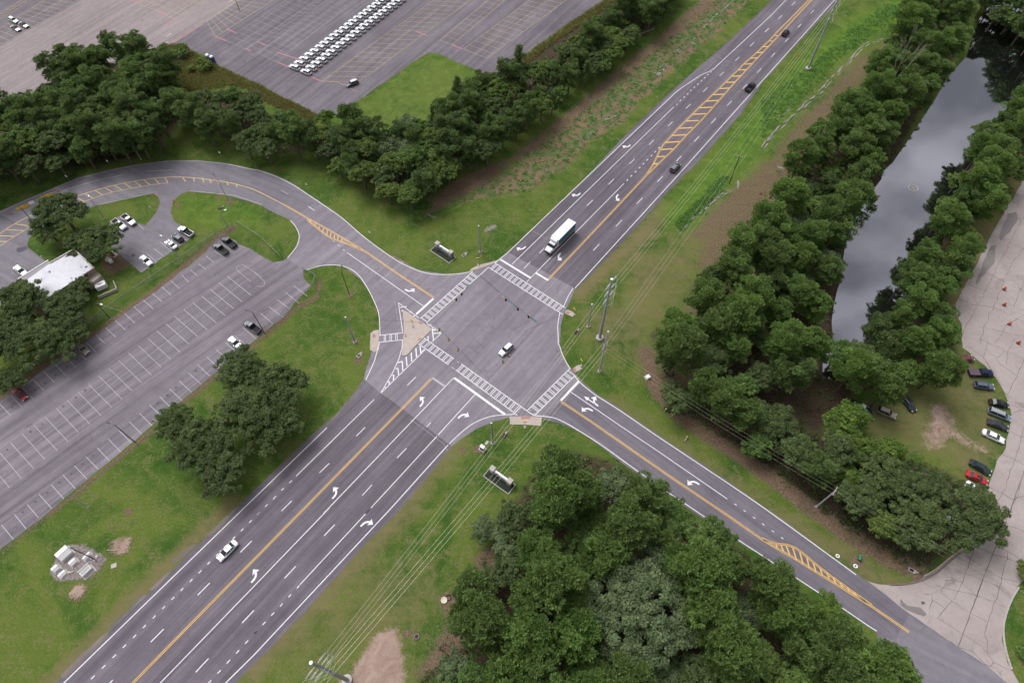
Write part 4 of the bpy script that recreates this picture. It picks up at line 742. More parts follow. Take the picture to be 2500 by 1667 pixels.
car('wagon',WHITE,(75,163),(172,210),1,'white estate car in the far upper left of the storage lot',Hh=1.65,group='cars left in the far upper left of the storage lot')
car('sedan',SILVER,(170,205),(258,250),1,'silver car with a black roof nosed out beside the white estate car',roof=BLACK,group='cars left in the far upper left of the storage lot')
car('sedan',SILVER,(92,232),(192,285),1,'silver car with a black roof nearest the camera of the far group',roof=BLACK,group='cars left in the far upper left of the storage lot')
car('suv',DGREY,(935,730),(825,775),2,'lone dark grey car with silver roof driving across the storage lot',roof=SILVER,L=4.9)
car('sedan',WHITE,(2115,305),(1965,458),13,'white sedan driving down the wide highway in the foreground',L=5.2,group=g4)
car('suv',SILVER,(2315,50),(2205,150),10,'silver car crossing the middle of the junction',L=4.7,group=g4)
car('pickup',BLACK,(2140,820),(2205,755),3,'black pickup truck in the right lane next to the grass verge',L=5.5,group=g4)
car('suv',DGREY,(1460,1545),(1535,1470),3,'dark grey car with pale roof nearest the junction, driving away',roof=GREY,L=4.8,group=g4)
car('suv',BLACK,(190,322),(232,275),4,'small black car farthest up the highway beside the yellow lines',L=4.8,group=g4)
# storage rows
proto=make_vehicle('suv','sport_utility_car',WHITE,cat='car',L=4.6,Wd=1.84,Hh=1.66,lab='x',sun=True)
zc=lambda x,y:(690+x/7.35,y/7.35)
ordn=lambda i:('nearest','second','third','fourth','fifth','sixth','seventh','eighth','ninth','tenth','eleventh','twelfth','thirteenth','fourteenth','fifteenth','sixteenth','seventeenth','eighteenth','nineteenth','twentieth','twenty-first','twenty-second')[i]
rows=(('left',[(210,1200),(308,1130),(393,1055),(487,985),(578,915),(673,848),(755,780),(835,715),(933,645),(1020,582),(1100,515),(1190,445),(1270,385),(1355,325),(1450,262),(1528,205),(1603,138),(1690,82),(1760,20)],3),('right',[(412,1283),(510,1212),(590,1143),(690,1070),(780,1000),(870,930),(955,858),(1040,790),(1135,727),(1215,658),(1305,590),(1390,525),(1465,462),(1553,395),(1640,335),(1720,275),(1800,212),(1875,150),(1955,90),(2040,30)],2))
first=True
for side,cs,ex in rows:
    ws=[G(*zc(*c),.9) for c in cs]; A,B=ws[0],ws[-1]; n=len(ws)-1
    r0=G(*zc(300,1240),.7) if side=='left' else G(*zc(500,1320),.7); f0=G(*zc(110,1165),.7) if side=='left' else G(*zc(310,1245),.7); hd=math.atan2(f0.y-r0.y,f0.x-r0.x)
    for i in range(n+ex):
        p=A.lerp(B,i/n) if i>n else A.lerp(B,i/n)*.5+ws[i]*.5; lb='white car in the %s file of the storage rows, %s from the near end'%(side,ordn(i)) if i else 'white car at the near end of the %s file of the storage rows'%side
        if first: v=proto; first=False; v.location=(p.x,p.y,.02); v.rotation_euler=(0,0,hd); v['label']=lb; v['group']='identical white cars stored in two long files'
        else: v=dup(proto,(p.x+rng.uniform(-.12,.12),p.y+rng.uniform(-.08,.08),.02),hd+rng.uniform(-.025,.025),lb,'identical white cars stored in two long files')
# box truck
def box_truck():
    t=thing('box_truck','large white box truck with a blue mural side driving toward the junction','truck',group=g4)
    wp=mat('truck_white',(.80,.81,.82),.4,coat=.3); L=8.6
    MB().box((-.7,0,2.45),(L-1.2,2.5,2.6)).build('cargo_box',wp,t,bevel=.04)
    MB().box((3.35,0,3.45),(.75,2.3,.5),tap=.85).build('roof_fairing',wp,t,bevel=.04)
    m,n,b=newmat('mural_panel'); tc_=n.nodes.new('ShaderNodeTexCoord').outputs['Object']; sp=n.nodes.new('ShaderNodeSeparateXYZ'); n.links.new(tc_,sp.inputs[0])
    nz=node_noise(n,tc_,.9,4,.6,.8); hz=mth(n,'ADD',sp.outputs[2],mth(n,'MULTIPLY',mth(n,'SUBTRACT',nz,.5),1.6))
    c=mixc(n,rngmap(n,hz,1.9,2.1),(.10,.16,.07),(.02,.17,.36)); c=mixc(n,rngmap(n,hz,1.55,1.62,1,0),c,(.55,.42,.10)); n.links.new(c,b.inputs['Base Color'])
    for s in (-1,1): MB().box((-.7,s*1.262,2.42),(L-1.4,.02,2.35)).build('side_mural',m,t)
    MB().box((-.7,0,1.05),(L-1.2,2.3,.2)).build('chassis',PLAST,t)
    c_=MB(); loft(c_,[(3.0,1.05,.75,2.0,.06,.0),(4.4,1.05,.7,1.95,.08,.03),(5.6,.98,.7,1.75,.16,.05),(6.0,.9,.75,1.55,.14,.03)]); c_.build('bonnet',wp,t,bevel=.04)
    g=MB(); g.add([(3.1,-1.0,1.9),(4.75,-1.0,1.9),(4.85,0,1.9),(4.75,1.0,1.9),(3.1,1.0,1.9),(3.1,-.88,2.62),(4.3,-.88,2.62),(4.36,0,2.62),(4.3,.88,2.62),(3.1,.88,2.62)],[[0,1,6,5],[1,2,7,6],[2,3,8,7],[3,4,9,8],[4,0,5,9]]); g.build('windscreen',GLASS,t)
    MB().box((3.68,0,2.68),(1.3,1.84,.16),tap=.92).build('cab_roof',wp,t,bevel=.03)
    MB().box((6.02,0,1.0),(.12,1.9,.4)).build('bumper',PLAST,t)
    for s in (-1,1):
        MB().box((5.92,s*.78,1.32),(.2,.26,.2)).build('headlight',LAMP,t); MB().box((4.55,s*1.28,2.15),(.12,.2,.4)).build('mirror',PLAST,t)
        for x in (5.0,-2.9,-3.95): 
            w=MB().tube((x,s*.78,.5),(x,s*1.12,.5),.5,.5,16).build('wheel',TYRE,t); MB().tube((x,s*1.10,.5),(x,s*1.15,.5),.28,.26,12).build('rim',RIM,w)
    return reg(t)
v=box_truck(); a=G(1386,580);b=G(1338,630); 
a=T(7,575,530,.5); b=T(7,345,765,.5); c=(a+b)/2; hd=math.atan2(b.y-a.y,b.x-a.x); v.rotation_euler=(0,0,hd); v.location=(c.x-1.0*math.cos(hd),c.y-1.0*math.sin(hd),.02); v.scale=(1.22,1.12,1.12)
# ------------------------------------------------ poles, wires, signals
STEEL=mat('galvanised_steel',(.38,.38,.41),.55,.2,noise=.2,scale=6); CONCP=mat('pole_concrete',(.42,.41,.43),.8,noise=.15); WHT=mat('white_enamel',(.80,.80,.80),.5); WOOD=mat('weathered_wood',(.10,.075,.055),.9,noise=.35,scale=5); DARKM=mat('dark_painted_metal',(.05,.05,.055),.5,.3)
WIREM=mat('bright_wire',(.50,.52,.38),.4,.4); WIRED=mat('dark_cable',(.04,.04,.045),.6); INS=mat('insulator',(.62,.62,.64),.3); YEL=mat('signal_yellow',(.62,.42,.06),.5); BLK=mat('signal_black',(.012,.012,.013),.5); GRN=mat('street_sign_green',(.03,.32,.27),.5); WOODL=mat('pale_timber',(.45,.38,.32),.9,noise=.2)
def pole(name,base,top,label,cat,m=STEEL,r0=.16,r1=.09,foot=True,cap=None,h=None,parts=None,group=None):
    B=G(*base); h=h or hgt(base,top); t=thing(name,label,cat,(B.x,B.y,0),group=group)
    MB().tube((0,0,0),(0,0,h),r0,r1,12).build('shaft',m,t,smooth=False)
    if foot: MB().tube((0,0,-.1),(0,0,.25),r0*2.0,r0*1.8,14).build('footing',M['curb'],t)
    if cap: MB().tube((0,0,h),(0,0,h+.12),r1*1.35,r1*.9,10).build('cap',WHT,t)
    if parts: parts(t,h)
    return t,Vector((B.x,B.y,h))
_,tC=pole('signal_pole',(866.5,835),(842,775),'round steel signal pole on the lawn left of the concrete ramp','signal pole',r0=.26,r1=.17,cap=1)
_,tD=pole('signal_pole',(1172.8,614),(1168.7,551),'round steel signal pole on the lawn right of the stone entrance sign','signal pole',r0=.26,r1=.17,cap=1)
_,tK=pole('signal_pole',(1203,1081.6),(1200,1032.6),'round steel signal pole beside the white traffic cabinet','signal pole',r0=.26,r1=.17,cap=1)
_,tL=pole('signal_pole',(1436,797),(1445.6,742.5),'round steel signal pole between the junction and the tall power pole','signal pole',r0=.26,r1=.17,cap=1)
zw=7.0
cN,cE,cS,cW=[G(*p,zw) for p in ((1172,672),(1314,791),(1193,926),(1061,789))]
def wire(name,a,b,label,r=.03,sag=0,m=WIRED,cat='cable',group=None,n=14):
    a=Vector(a);b=Vector(b); pts=[a.lerp(b,i/n)-Vector((0,0,sag*4*(i/n)*(1-i/n))) for i in range(n+1)]
    return tag(MB().path(pts,r,5).build(name,m),label,cat,group)
for a,b,l in ((tC,cW,'span cable from the left signal pole to the hanging signal loop'),(tD,cN,'span cable from the upper signal pole to the hanging signal loop'),(tK,cS,'span cable from the pole by the traffic cabinet to the signal loop'),(tL,cE,'span cable from the right signal pole to the hanging signal loop')): wire('span_cable',a-Vector((0,0,.3)),b,l,.025)
for a,b,l in ((cN,cE,'upper right side of the signal loop, with street name signs'),(cE,cS,'lower right side of the signal loop, over the silver car'),(cS,cW,'lower left side of the signal loop, over the long crosswalk'),(cW,cN,'upper left side of the signal loop, across the north-west road')): wire('signal_cable',a,b,l,.035,.15)
def signal(px,face,label):
    p=G(*px,6.2); t=thing('traffic_signal',label,'traffic signal',(p.x,p.y,5.65),face,'traffic signals hung over the junction')
    MB().box((0,0,.55),(.26,.36,1.05)).build('housing',YEL,t,bevel=.02)
    MB().box((.15,0,.55),(.03,.62,1.3)).build('backplate',BLK,t)
    for z,c in ((.88,(.3,.02,.02)),(.55,(.35,.22,.02)),(.22,(.02,.25,.08))):
        MB().tube((.165,0,z),(.18,0,z),.12,.12,12).build('lens',mat('signal_lens',c,.25),t)
        MB().add([(.17,-.14,z-.02),(.42,-.13,z-.0),(.42,.13,z-.0),(.17,.14,z-.02),(.17,-.1,z+.14),(.42,-.09,z+.13),(.42,.09,z+.13),(.17,.1,z+.14)],[[4,5,6,7],[0,1,5,4],[2,3,7,6]]).build('visor',BLK,t)
    MB().tube((0,0,1.05),(0,0,1.42),.025,.025,6).build('hanger',DARKM,t)
SWd=SW_ANG+math.pi
for px,l in (((1236,731),'black-faced signal head nearest the small white sign on the upper cable'),((1265,754),'black-faced signal head between two green street name signs'),((1291,772),'black-faced signal head at the right end, beside the short green sign')): signal(px,SWd,l)
for px,l in (((1070.7,806),'signal head over the painted tip of the triangle island'),((1094,830),'middle signal head of three facing away over the long crosswalk'),((1116.5,855),'signal head of three nearest the gap in the long crosswalk')): signal(px,SW_ANG,l)
for px,l in (((1126.5,717),'black signal head beside the green sign over the north-west crosswalk'),((1113,731),'black signal head left of its twin over the north-west crosswalk')): signal(px,SW_ANG-math.pi/2,l)
for px,l in (((1230,884),'signal head just below the silver car in the junction'),((1244,869),'signal head hanging in front of the silver car')): signal(px,SW_ANG+math.pi/2,l)
def nameplate(a,b,label,face):
    p=G(*a,6.6);q=G(*b,6.6); c=(p+q)/2; L_=(q-p).length; rz=math.atan2(q.y-p.y,q.x-p.x); t=thing('street_name_sign',label,'street sign',(c.x,c.y,6.35),rz)
    MB().box((0,0,0),(L_,.05,.5)).build('plate',GRN,t)
    r=random.Random(int(L_*100))
    for s in (-1,1):
        g=MB(); x=-L_/2+.25
        while x<L_/2-.3:
            w=r.uniform(.1,.2)
            if r.random()<.86: 
                g.box((x+w*.2,s*.03,0),(w*.28,.01,.26)); 
                if r.random()<.7: g.box((x+w*.6,s*.03,r.choice((-.1,0,.1))),(w*.5,.01,.05))
            x+=w+.07
        g.build('lettering',WHT,t)
    for x in (-L_*.35,L_*.35): MB().tube((x,0,.25),(x,0,.6),.02,.02,5).build('hanger',DARKM,t)
nameplate((1241,732),(1259,748),'long green street name sign on the upper right cable',0); nameplate((1296,773),(1310,784),'short green street name sign at the right end of the cable',0); nameplate((1136,704),(1145,694),'green street name sign over the north-west crosswalk',0)
p=G(1229,724,6.3); t=thing('small_road_sign','small white sign left of the signals on the upper right cable','sign',(p.x,p.y,6.2),SW_ANG+math.pi/2); MB().box((0,0,0),(.75,.03,.9)).build('plate',WHT,t); MB().tube((0,0,.45),(0,0,.8),.02,.02,5).build('hanger',DARKM,t)
# transmission poles
hA=hgt((1463.9,825.6),(1492.7,681.2)); A0=G(1463.9,825.6); M0=G(848,1659); B0=G(1972.5,168.8)
def tpole(base,h,label,d_sw,zs,arms):
    t=thing('transmission_pole',label,'power pole',(base.x,base.y,0),group='tall steel power poles')
    MB().tube((0,0,0),(0,0,h),.44,.24,16).build('shaft',STEEL,t); MB().tube((0,0,-.1),(0,0,.55),1.05,1.05,20).build('footing',M['curb'],t,bevel=.05); MB().tube((0,0,h),(0,0,h+.15),.36,.30,14).build('cap',WHT,t)
    out=[]
    for z in zs:
        row=[]
        for d in d_sw:
            a=Vector((d.x*.4,d.y*.4,z)); b=Vector((d.x*2.9,d.y*2.9,z-.25)); i=MB(); i.tube(a,a.lerp(b,.22),.05,.05,6); 
            for k in range(11): p=a.lerp(b,.24+.06*k); i.tube(p,p.lerp(b,.04),.17,.17,8)
            i.build('insulator',INS,t); row.append(Vector((base.x,base.y,0))+b)
        j=MB(); p0,p1=[Vector((q.x-base.x,q.y-base.y,q.z)) for q in row]; side=Vector((-d_sw[0].y,d_sw[0].x,0))*(-1.3 if arms else 1.3)
        pts=[p0.lerp(p1,u)+side*math.sin(u*math.pi)+Vector((0,0,-1.4*math.sin(u*math.pi))) for u in np.linspace(0,1,9)]; j.path(pts,.05,5); j.build('jumper',WIREM,t)
        if arms: MB().tube((0,0,z-.9),(side.x,side.y,z-1.4),.09,.09,6).build('bracket',STEEL,t)
        out.append(row)
    return out
dMA=(A0-M0).normalized(); dAB=(B0-A0).normalized()
zsA=[hA-1.2,hA-4.2,hA-7.2]
AA=tpole(A0,hA,'tall steel power pole with a round white footing right of the junction',(-dMA,dAB),zsA,False)
hM=hgt((848,1659),(759,1618)); MM=tpole(M0,hM,'tall steel power pole at the bottom edge with bundled insulators',(dMA,-dMA),[hM-3.2,hM-6.0,hM-8.8],True)
hB=hA+1.5; BB=tpole(B0,hB,'far tall steel power pole standing beside the highway lawn',(-dAB,dAB),[hB-1.2,hB-4.2,hB-7.2],False)
gw='long overhead power wires'
for i in range(3):
    l=('upper','middle','lower')[i]
    wire('power_wire',MM[i][0],AA[i][0],l+' of three thick wires from the bottom pole to the junction power pole',.03,1.6,WIREM,'power line',gw,30)
    wire('power_wire',AA[i][1],BB[i][0],l+' of three thick wires from the junction power pole up the highway',.03,2.4,WIREM,'power line',gw,30)
    e=B0+dAB*150; wire('power_wire',BB[i][1],(e.x,e.y,zsA[i]),l+' of three thick wires leaving the far pole at the top',.03,2,WIREM,'power line',gw,20)
    e=M0-dMA*70; wire('power_wire',MM[i][1],(e.x,e.y,MM[i][1].z-1),l+' of three thick wires leaving the bottom pole',.03,.6,WIREM,'power line',gw,12)
# distribution line
hH=hgt((1463.3,906),(1486.4,809.2)); H0=G(1463.3,906)
def crossarm(z,rz,L_,n=3):
    def f(t,h):
        MB().box((0,0,z),(L_,.12,.14),rz).build('crossarm',WOODL,t)
        for k in range(n):
            x=(k/(n-1)-.5)*L_*.92; MB().tube((x*math.cos(rz),x*math.sin(rz),z+.07),(x*math.cos(rz),x*math.sin(rz),z+.35),.07,.05,8).build('insulator',INS,t)
    return f
def hw(t,h):
    for k,z in enumerate((h-5.2,h-6.2,h-7.2)):
        MB().box((0,0,z),(1.5,.12,.12),R_(40)).build('crossarm',STEEL,t)
        for s in (-1,1): MB().tube((s*.62,s*.5,z),(s*.62,s*.5,z+.3),.08,.06,8).build('insulator',INS,t)
pole('utility_pole',(1463.3,906),(1486.4,809.2),'slim grey utility pole just below the tall power pole','utility pole',CONCP,.27,.17,parts=hw,cap=1)
hV=hgt((1780.6,448.4),(1803.7,378.5)); V0=G(1780.6,448.4); pole('utility_pole',(1780.6,448.4),(1803.7,378.5),'dark wooden utility pole with a white crossarm beside the ditch','utility pole',WOOD,.17,.12,False,parts=crossarm(hV-.3,R_(-32),3.4))
hI=hgt((1993.4,1236.3),(2039.7,1197.4)); I0=G(1993.4,1236.3); pole('utility_pole',(1993.4,1236.3),(2039.7,1197.4),'leaning-looking grey utility pole at the wood edge above the side road','utility pole',CONCP,.2,.14,parts=crossarm(hI-.3,R_(50),2.4))
zH=hH-6
for k in range(3):
    o=Vector((math.cos(R_(-38)),math.sin(R_(-38)),0))*(k-1)*.9; q=('left','middle','right')[k]
    a=Vector((H0.x,H0.y,zH))+o; v=Vector((V0.x,V0.y,hV))+o*1.6; bb=Vector((B0.x,B0.y,hB-11))+o
    wire('utility_wire',a,v,q+' thin wire from the slim utility pole to the wooden pole',.024,1.0,WIREM,'power line',gw,18)
    wire('utility_wire',v,bb,q+' thin wire from the wooden pole to the far power pole',.024,1.0,WIREM,'power line',gw,18)
    mm=Vector((M0.x,M0.y,hM-13))+o; wire('utility_wire',a-Vector((0,0,.8)),mm,q+' thin wire over the lower entrance sign to the bottom pole',.024,1.2,WIREM,'power line',gw,24)
    e=M0-dMA*60; wire('utility_wire',mm,Vector((e.x,e.y,hM-13))+o,q+' thin wire leaving the bottom pole',.024,.3,WIREM,'power line',gw,8)
    o2=Vector((math.cos(R_(50)),math.sin(R_(50)),0))*(k-1)*1.0; ii=Vector((I0.x,I0.y,hI+.05))+o2
    wire('utility_wire',Vector((H0.x,H0.y,zH-1))+o2,ii,q+' thin wire running from the slim pole along the south road wood',.012,1.2,WIREM,'power line',gw,22)
    e2=G(2480,1500); wire('utility_wire',ii,Vector((e2.x,e2.y,hI))+o2,q+' thin wire past the dark oak to the lower right',.012,1.4,WIREM,'power line',gw,22)
cr_=BB  # crossarm low on the far pole
# light poles
def lamp(dx,dy,white=True):
    def f(t,h):
        MB().tube((0,0,h-.1),(dx*1.3,dy*1.3,h+.25),.05,.04,6).build('arm',DARKM,t); MB().box((dx*1.6,dy*1.6,h+.27),(.75,.35,.14),math.atan2(dy,dx)).build('lamp_head',WHT if white else DARKM,t,bevel=.03)
    return f
for b,tp,l,m_,f in (((559.6,494.7),(533.2,431.5),'street lamp on the bright lawn right of the driveway mouth',STEEL,lamp(-.7,.7,False)),((344.5,389.4),(314.5,340.4),'street lamp before the wood above the curving road',STEEL,lamp(-1,0)),((335,1083.5),(279.1,1038.9),'dark street lamp leaning over the lower stall row',DARKM,lamp(-1,.3,False)),
  ((854.2,722.1),(836.5,660.8),'slim lamp post on the lawn inside the curve of the turn lane',DARKM,lamp(0,1,False)),((650,819.6),(614,761.6),'lamp post between the dark grey pickup and the bark edge',DARKM,lamp(-1,.2,False)),((443.9,639),(408.5,580.5),'lamp post behind the white sedan by the wheel stops',STEEL,lamp(-1,.5)),
  ((79,539.6),(49,508.3),'dark lamp post between the road and the big oak, by the yellow barrier',DARKM,lamp(-1,.4,False)),((256,534.2),(217.9,489.3),'lamp post with a grey box left of the white pickup',STEEL,lamp(-.5,.8)),((271,779.3),(236.9,739.8),'lamp post against the fence below the building',DARKM,lamp(1,-.3)),
  ((215,1238),(174.3,1216.4),'short grey post on a round concrete base in the left lawn',STEEL,None),((234,1366),(171,1337.5),'dark wooden pole rising out of the white utility boxes',WOOD,None),((585,28),(571,-25),'lamp post in the storage lot beside the yellow hatching',DARKM,lamp(-1,.3)),((559,560),(548,512),'lamp post at the fence corner above the black pickup',STEEL,lamp(1,.4))):
    pole('street_lamp' if f else 'wooden_pole' if m_ is WOOD else 'metal_post',b,tp,l,'street lamp' if f else 'pole',m_,.13,.08,parts=f)
wire('service_wire',G(236.9,739.8,8),G(297,759,6),'short white service wire from the fence lamp post',.03,.3,WIREM,'power line')
# pedestrian signals on posts
def pedsig(base,label,face,h=3.0,yel=True,foot=True):
    B=G(*base); t=thing('pedestrian_signal',label,'pedestrian signal',(B.x,B.y,.16 if base[0]>984 and base[0]<1050 else 0),face,'pedestrian signals on short posts')
    MB().tube((0,0,0),(0,0,h),.06,.05,8).build('post',STEEL,t)
    for s in (-1,1): MB().box((.12,s*.28,h-.15),(.22,.42,.42),s*.5).build('signal_box',YEL if yel else BLK,t,bevel=.02)
    for s in (-1,1): MB().box((.24,s*.28,h-.15),(.02,.34,.34),s*.5).build('signal_face',BLK,t)
    MB().box((.08,0,1.1),(.1,.14,.22)).build('push_button',YEL,t)
    if foot: MB().box((0,0,.06),(.7,.5,.2)).build('footing',M['curb'],t,bevel=.02)
pedsig(Z4(255,520),'pedestrian signal on the triangle island',R_(60)); pedsig(P(11,152,790),'pedestrian signal behind the wide concrete ramp',R_(90)); pedsig(P(11,655,240),'pedestrian signal beside the small ramp right of the south crosswalk',R_(200)); pedsig(P(7,592,1305),'pedestrian signal beside the ramp below the upper right crosswalk',R_(200)); pedsig(P(6,2008,862),'pedestrian signal below the upper signal pole',R_(-80),3.4)
# entrance signs
STONE=mat('grey_stone_block',(.25,.23,.225),.9,noise=.35,scale=3); CAPST=mat('pale_cap_stone',(.45,.41,.38),.85,noise=.15); PANEL=mat('white_sign_panel',(.78,.79,.82),.5); EMB=mat('blue_emblem',(.02,.06,.20),.5); SLAB=mat('mulch_bed',(.035,.045,.03),1,noise=.4,scale=4)
def entrance(pl,pr,label,face):
    A=G(*pl);B=G(*pr); c=(A+B)/2; L_=(B-A).length; rz=math.atan2(B.y-A.y,B.x-A.x); t=thing('entrance_sign',label,'sign',(c.x,c.y,0),rz,'stone entrance signs')
    MB().box((0,face*.8,.04),(L_+2.2,2.7,.1)).build('planting_bed',SLAB,t)
    k=MB(); X_=(L_+2.3)/2
    for (x,y,w,d) in ((0,face*.8+1.4,2*X_+.15,.15),(0,face*.8-1.4,2*X_+.15,.15),(X_,face*.8,.15,2.7),(-X_,face*.8,.15,2.7)): k.box((x,y,.1),(w,d,.22))
    k.build('bed_edging',M['curb'],t)
    for s in (-1,1):
        p=MB().box((s*L_/2,0,1.15),(1.15,1.15,2.3)).build('pillar',STONE,t,bevel=.03); MB().box((s*L_/2,0,2.42),(1.4,1.4,.22),tap=.93).build('cap_stone',CAPST,p)
        for z in (1.75,1.35): MB().box((s*L_/2,face*.6,z),(.8,.05,.28)).build('name_plate',PANEL,p); g=MB(); [g.box((s*L_/2-.3+.12*i,face*.63,z),(.05,.01,.12)) for i in range(6)]; g.build('lettering',EMB,p)
    MB().box((0,0,.55),(L_-1.1,.7,1.1)).build('plinth',STONE,t); pn=MB().box((0,0,1.5),(L_-1.15,.5,1.15)).build('sign_panel',PANEL,t,bevel=.03)
    g=MB(); g.tube((-L_*.18,face*.25,1.6),(-L_*.18,face*.29,1.6),.33,.33,16); g.build('emblem',EMB,pn)
    g=MB(); [g.box((-.15+.24*i,face*.27,1.6),(.1,.03,.22)) for i in range(int((L_-2.6)/.24/1.6))]; g.build('lettering',mat('grey_letters',(.35,.37,.42),.6),pn)
entrance((1069.5,606),(1102,627.5),'stone entrance sign with two pillars and a white panel beside the signal pole',-1)
entrance((1203,1152),(1245,1182),'stone entrance sign under the overhead wires below the junction',-1)
# cabinet, boxes
def boxes(name,label,cat,at,rz,parts,group=None):
    B=G(*at); t=thing(name,label,cat,(B.x,B.y,0),rz,group)
    for nm,c,d,m_,bv in parts: MB().box(c,d).build(nm,m_,t,bevel=bv)
    return t
W1=mat('white_painted_cabinet',(.72,.70,.70),.6,noise=.1); BROWNM=mat('brown_door',(.10,.07,.07),.7)
boxes('traffic_cabinet','white traffic cabinet on a concrete pad beside the lower signal pole','cabinet',P(10,2050,990),R_(-35),(('pad',(0,0,.08),(1.7,1.3,.18),M['curb'],0),('cabinet_body',(0,0,.95),(1.1,.75,1.6),W1,.03),('door',(0,-.39,.9),(.9,.04,1.3),BROWNM,0),('lid',(0,0,1.79),(1.22,.87,.09),WHT,.02)))
boxes('concrete_vault_lid','pale rectangular lid in the ground behind the traffic cabinet','vault lid',P(10,2087,932),R_(55),(('lid',(0,0,.05),(1.1,.7,.12),M['curb'],.02),))
boxes('electrical_box','white ground box at the wood edge right of the slim utility pole','electrical box',P(11,1252,348),R_(30),(('pad',(0,0,.05),(1.5,1.3,.1),M['curb'],0),('box_body',(0,0,.4),(1.2,1.0,.65),WHT,.05)))
U=mat('utility_box_metal',(.62,.60,.60),.6,noise=.12); UG=mat('grey_lid_metal',(.36,.36,.36),.6)
zb=lambda x,y:(110+x/9.8,1310+y/9.8); ru=R_(53)
def vault(at,L_,w,h,label,lid=True,pad=.5,sl=True):
    B=G(*zb(*at)); t=thing('utility_vault',label,'utility box',(B.x,B.y,0),ru,'white boxes of the fenced-off utility site')
    MB().box((0,0,.05),(L_+pad,w+pad,.12)).build('pad',M['curb'],t)
    b=MB(); b.add([(-L_/2,-w/2,.1),(L_/2,-w/2,.1),(L_/2,w/2,.1),(-L_/2,w/2,.1),(-L_/2,-w/2,h*.62),(L_/2,-w/2,h*.62),(L_/2,w*.05,h),(-L_/2,w*.05,h),(-L_/2,w/2,h),(L_/2,w/2,h)],[[3,2,1,0],[0,1,5,4],[4,5,6,7],[7,6,9,8],[3,8,9,2],[0,4,7,8,3],[1,2,9,6,5]]); b.build('box_body',U,t,bevel=.02)
    if lid: MB().box((0,w*.27,h+.03),(L_+.08,w*.5,.05)).build('lid',WHT,t)
    if sl: 
        for s in (-1,1): MB().box((s*L_*.15,-w*.51,h*.35),(.12,.03,.12)).build('vent',DARKM,t)
vault((500,420),2.7,2.2,1.3,'largest white box, top left of the utility site'); vault((700,620),1.4,1.1,.8,'middle white box with a pale pad in the utility site'); vault((285,770),1.3,1.2,.8,'white box at the left edge of the utility site'); vault((445,905),1.5,1.0,.7,'lowest white box of the utility site'); vault((1050,440),1.0,.7,.6,'upper of two small white boxes beside the wooden pole'); vault((1000,510),1.0,.8,.7,'lower of two small white boxes beside the wooden pole')
t=boxes('utility_vault','large grey-topped box at the lower right of the utility site','utility box',zb(1020,830),ru,(('pad',(0,-.2,.05),(2.9,2.2,.12),M['curb'],0),('box_body',(0,0,.55),(2.4,1.3,.95),U,.02),('lid',(0,.1,1.06),(2.0,.8,.06),UG,.01)),'white boxes of the fenced-off utility site')
B=G(*zb(910,740)); t=thing('white_beam','long white beam lying beside the grey-topped utility box','beam',(B.x,B.y,0),ru); MB().box((0,0,.12),(2.6,.12,.14)).build('beam',WHT,t)
for k,(x,y,a) in enumerate(((1230,465,0),(1110,540,40),(1195,575,90),(600,840,-30),(640,860,30),(1250,500,60))):
    B=G(*zb(x,y)); t=thing('pipe_fitting',('white elbow pipe right of the wooden pole','white pipe stub left of the wooden pole foot','short white pipe stub at the wooden pole foot','white pipe piece right of the lowest white box','smaller white pipe piece right of the lowest white box','thin white riser pipe farthest right in the utility site')[k],'pipe',(B.x,B.y,0),R_(a)); q=MB(); q.tube((0,0,0),(0,0,.5),.07,.07,7); q.tube((0,0,.5),(.45,0,.5),.07,.07,7); q.build('pipe',WHT,t)
boxes('concrete_slab_lid','small square slab in a ring of bare soil right of the utility site','slab',zb(1650,690),R_(20),(('slab',(0,0,.06),(1.2,1.0,.14),M['curb'],.02),))
B=G(*zb(1615,320)); t=thing('timber_post','pale timber lying across the dirt patch above the utility site','timber',(B.x,B.y,0),R_(0)); MB().box((0,0,.1),(2.7,.12,.12)).build('timber',WOODL,t)
# site clods
# ------------------------------------------------ building by the left lot
ROOF=conc_mat('white_roof_membrane',(.56,.55,.59),(.66,.65,.69),(.38,.37,.42)); WALLB=mat('buff_brick_wall',(.34,.26,.21),.9,noise=.2,scale=4); BEI=mat('beige_roof',(.40,.34,.29),.85,noise=.12); GREYR=mat('grey_flat_roof',(.30,.28,.30),.8,noise=.12); ROT=mat('exposed_roof_board',(.07,.03,.035),.9)
bz=4.6; zB=lambda x,y:(x/7.84,560+y/7.84)
bt=thing('low_building','low flat-roofed building with a white membrane roof under dark trees','building')
def slab3(name,pts,z0,z1,m_,par,wall=None,zw_=None):
    pw=[(G(*zB(*p),z1).x,G(*zB(*p),z1).y) for p in pts]
    return MB().prism(pw,z0,z1).build(name,m_,par)
rpts=[(1420,385),(1800,740),(1500,930),(900,1310),(640,1500),(250,1150),(560,930),(960,645)]
slab3('walls',rpts,0,bz-.25,WALLB,bt); rf=slab3('roof',rpts,bz-.25,bz,ROOF,bt)
pr_=MB()
def parapet(p,q,w=.35,h=.3,m_=WHT,z=bz):
    a=G(*zB(*p),z);b=G(*zB(*q),z); c=(a+b)/2; MB().box((c.x,c.y,z+h/2),((b-a).length+w,w,h),math.atan2(b.y-a.y,b.x-a.x)).build('parapet',m_,bt)
parapet((1420,385),(1800,740),m_=M['curb']); parapet((1420,385),(960,645),m_=M['curb']); parapet((1800,740),(1500,930),.15,.12,DARKM)
slab3('torn_roof_patch',[(1395,400),(1440,400),(1520,480),(1450,485),(1420,505),(1340,510),(1280,525),(1235,545),(1300,470)],bz,bz+.012,ROT,rf)
slab3('porch_roof',[(920,600),(975,650),(560,935),(420,1010),(350,950)],3.0,3.3,GREYR,bt); parapet((920,595),(350,950),.22,.15,WHT,3.3)
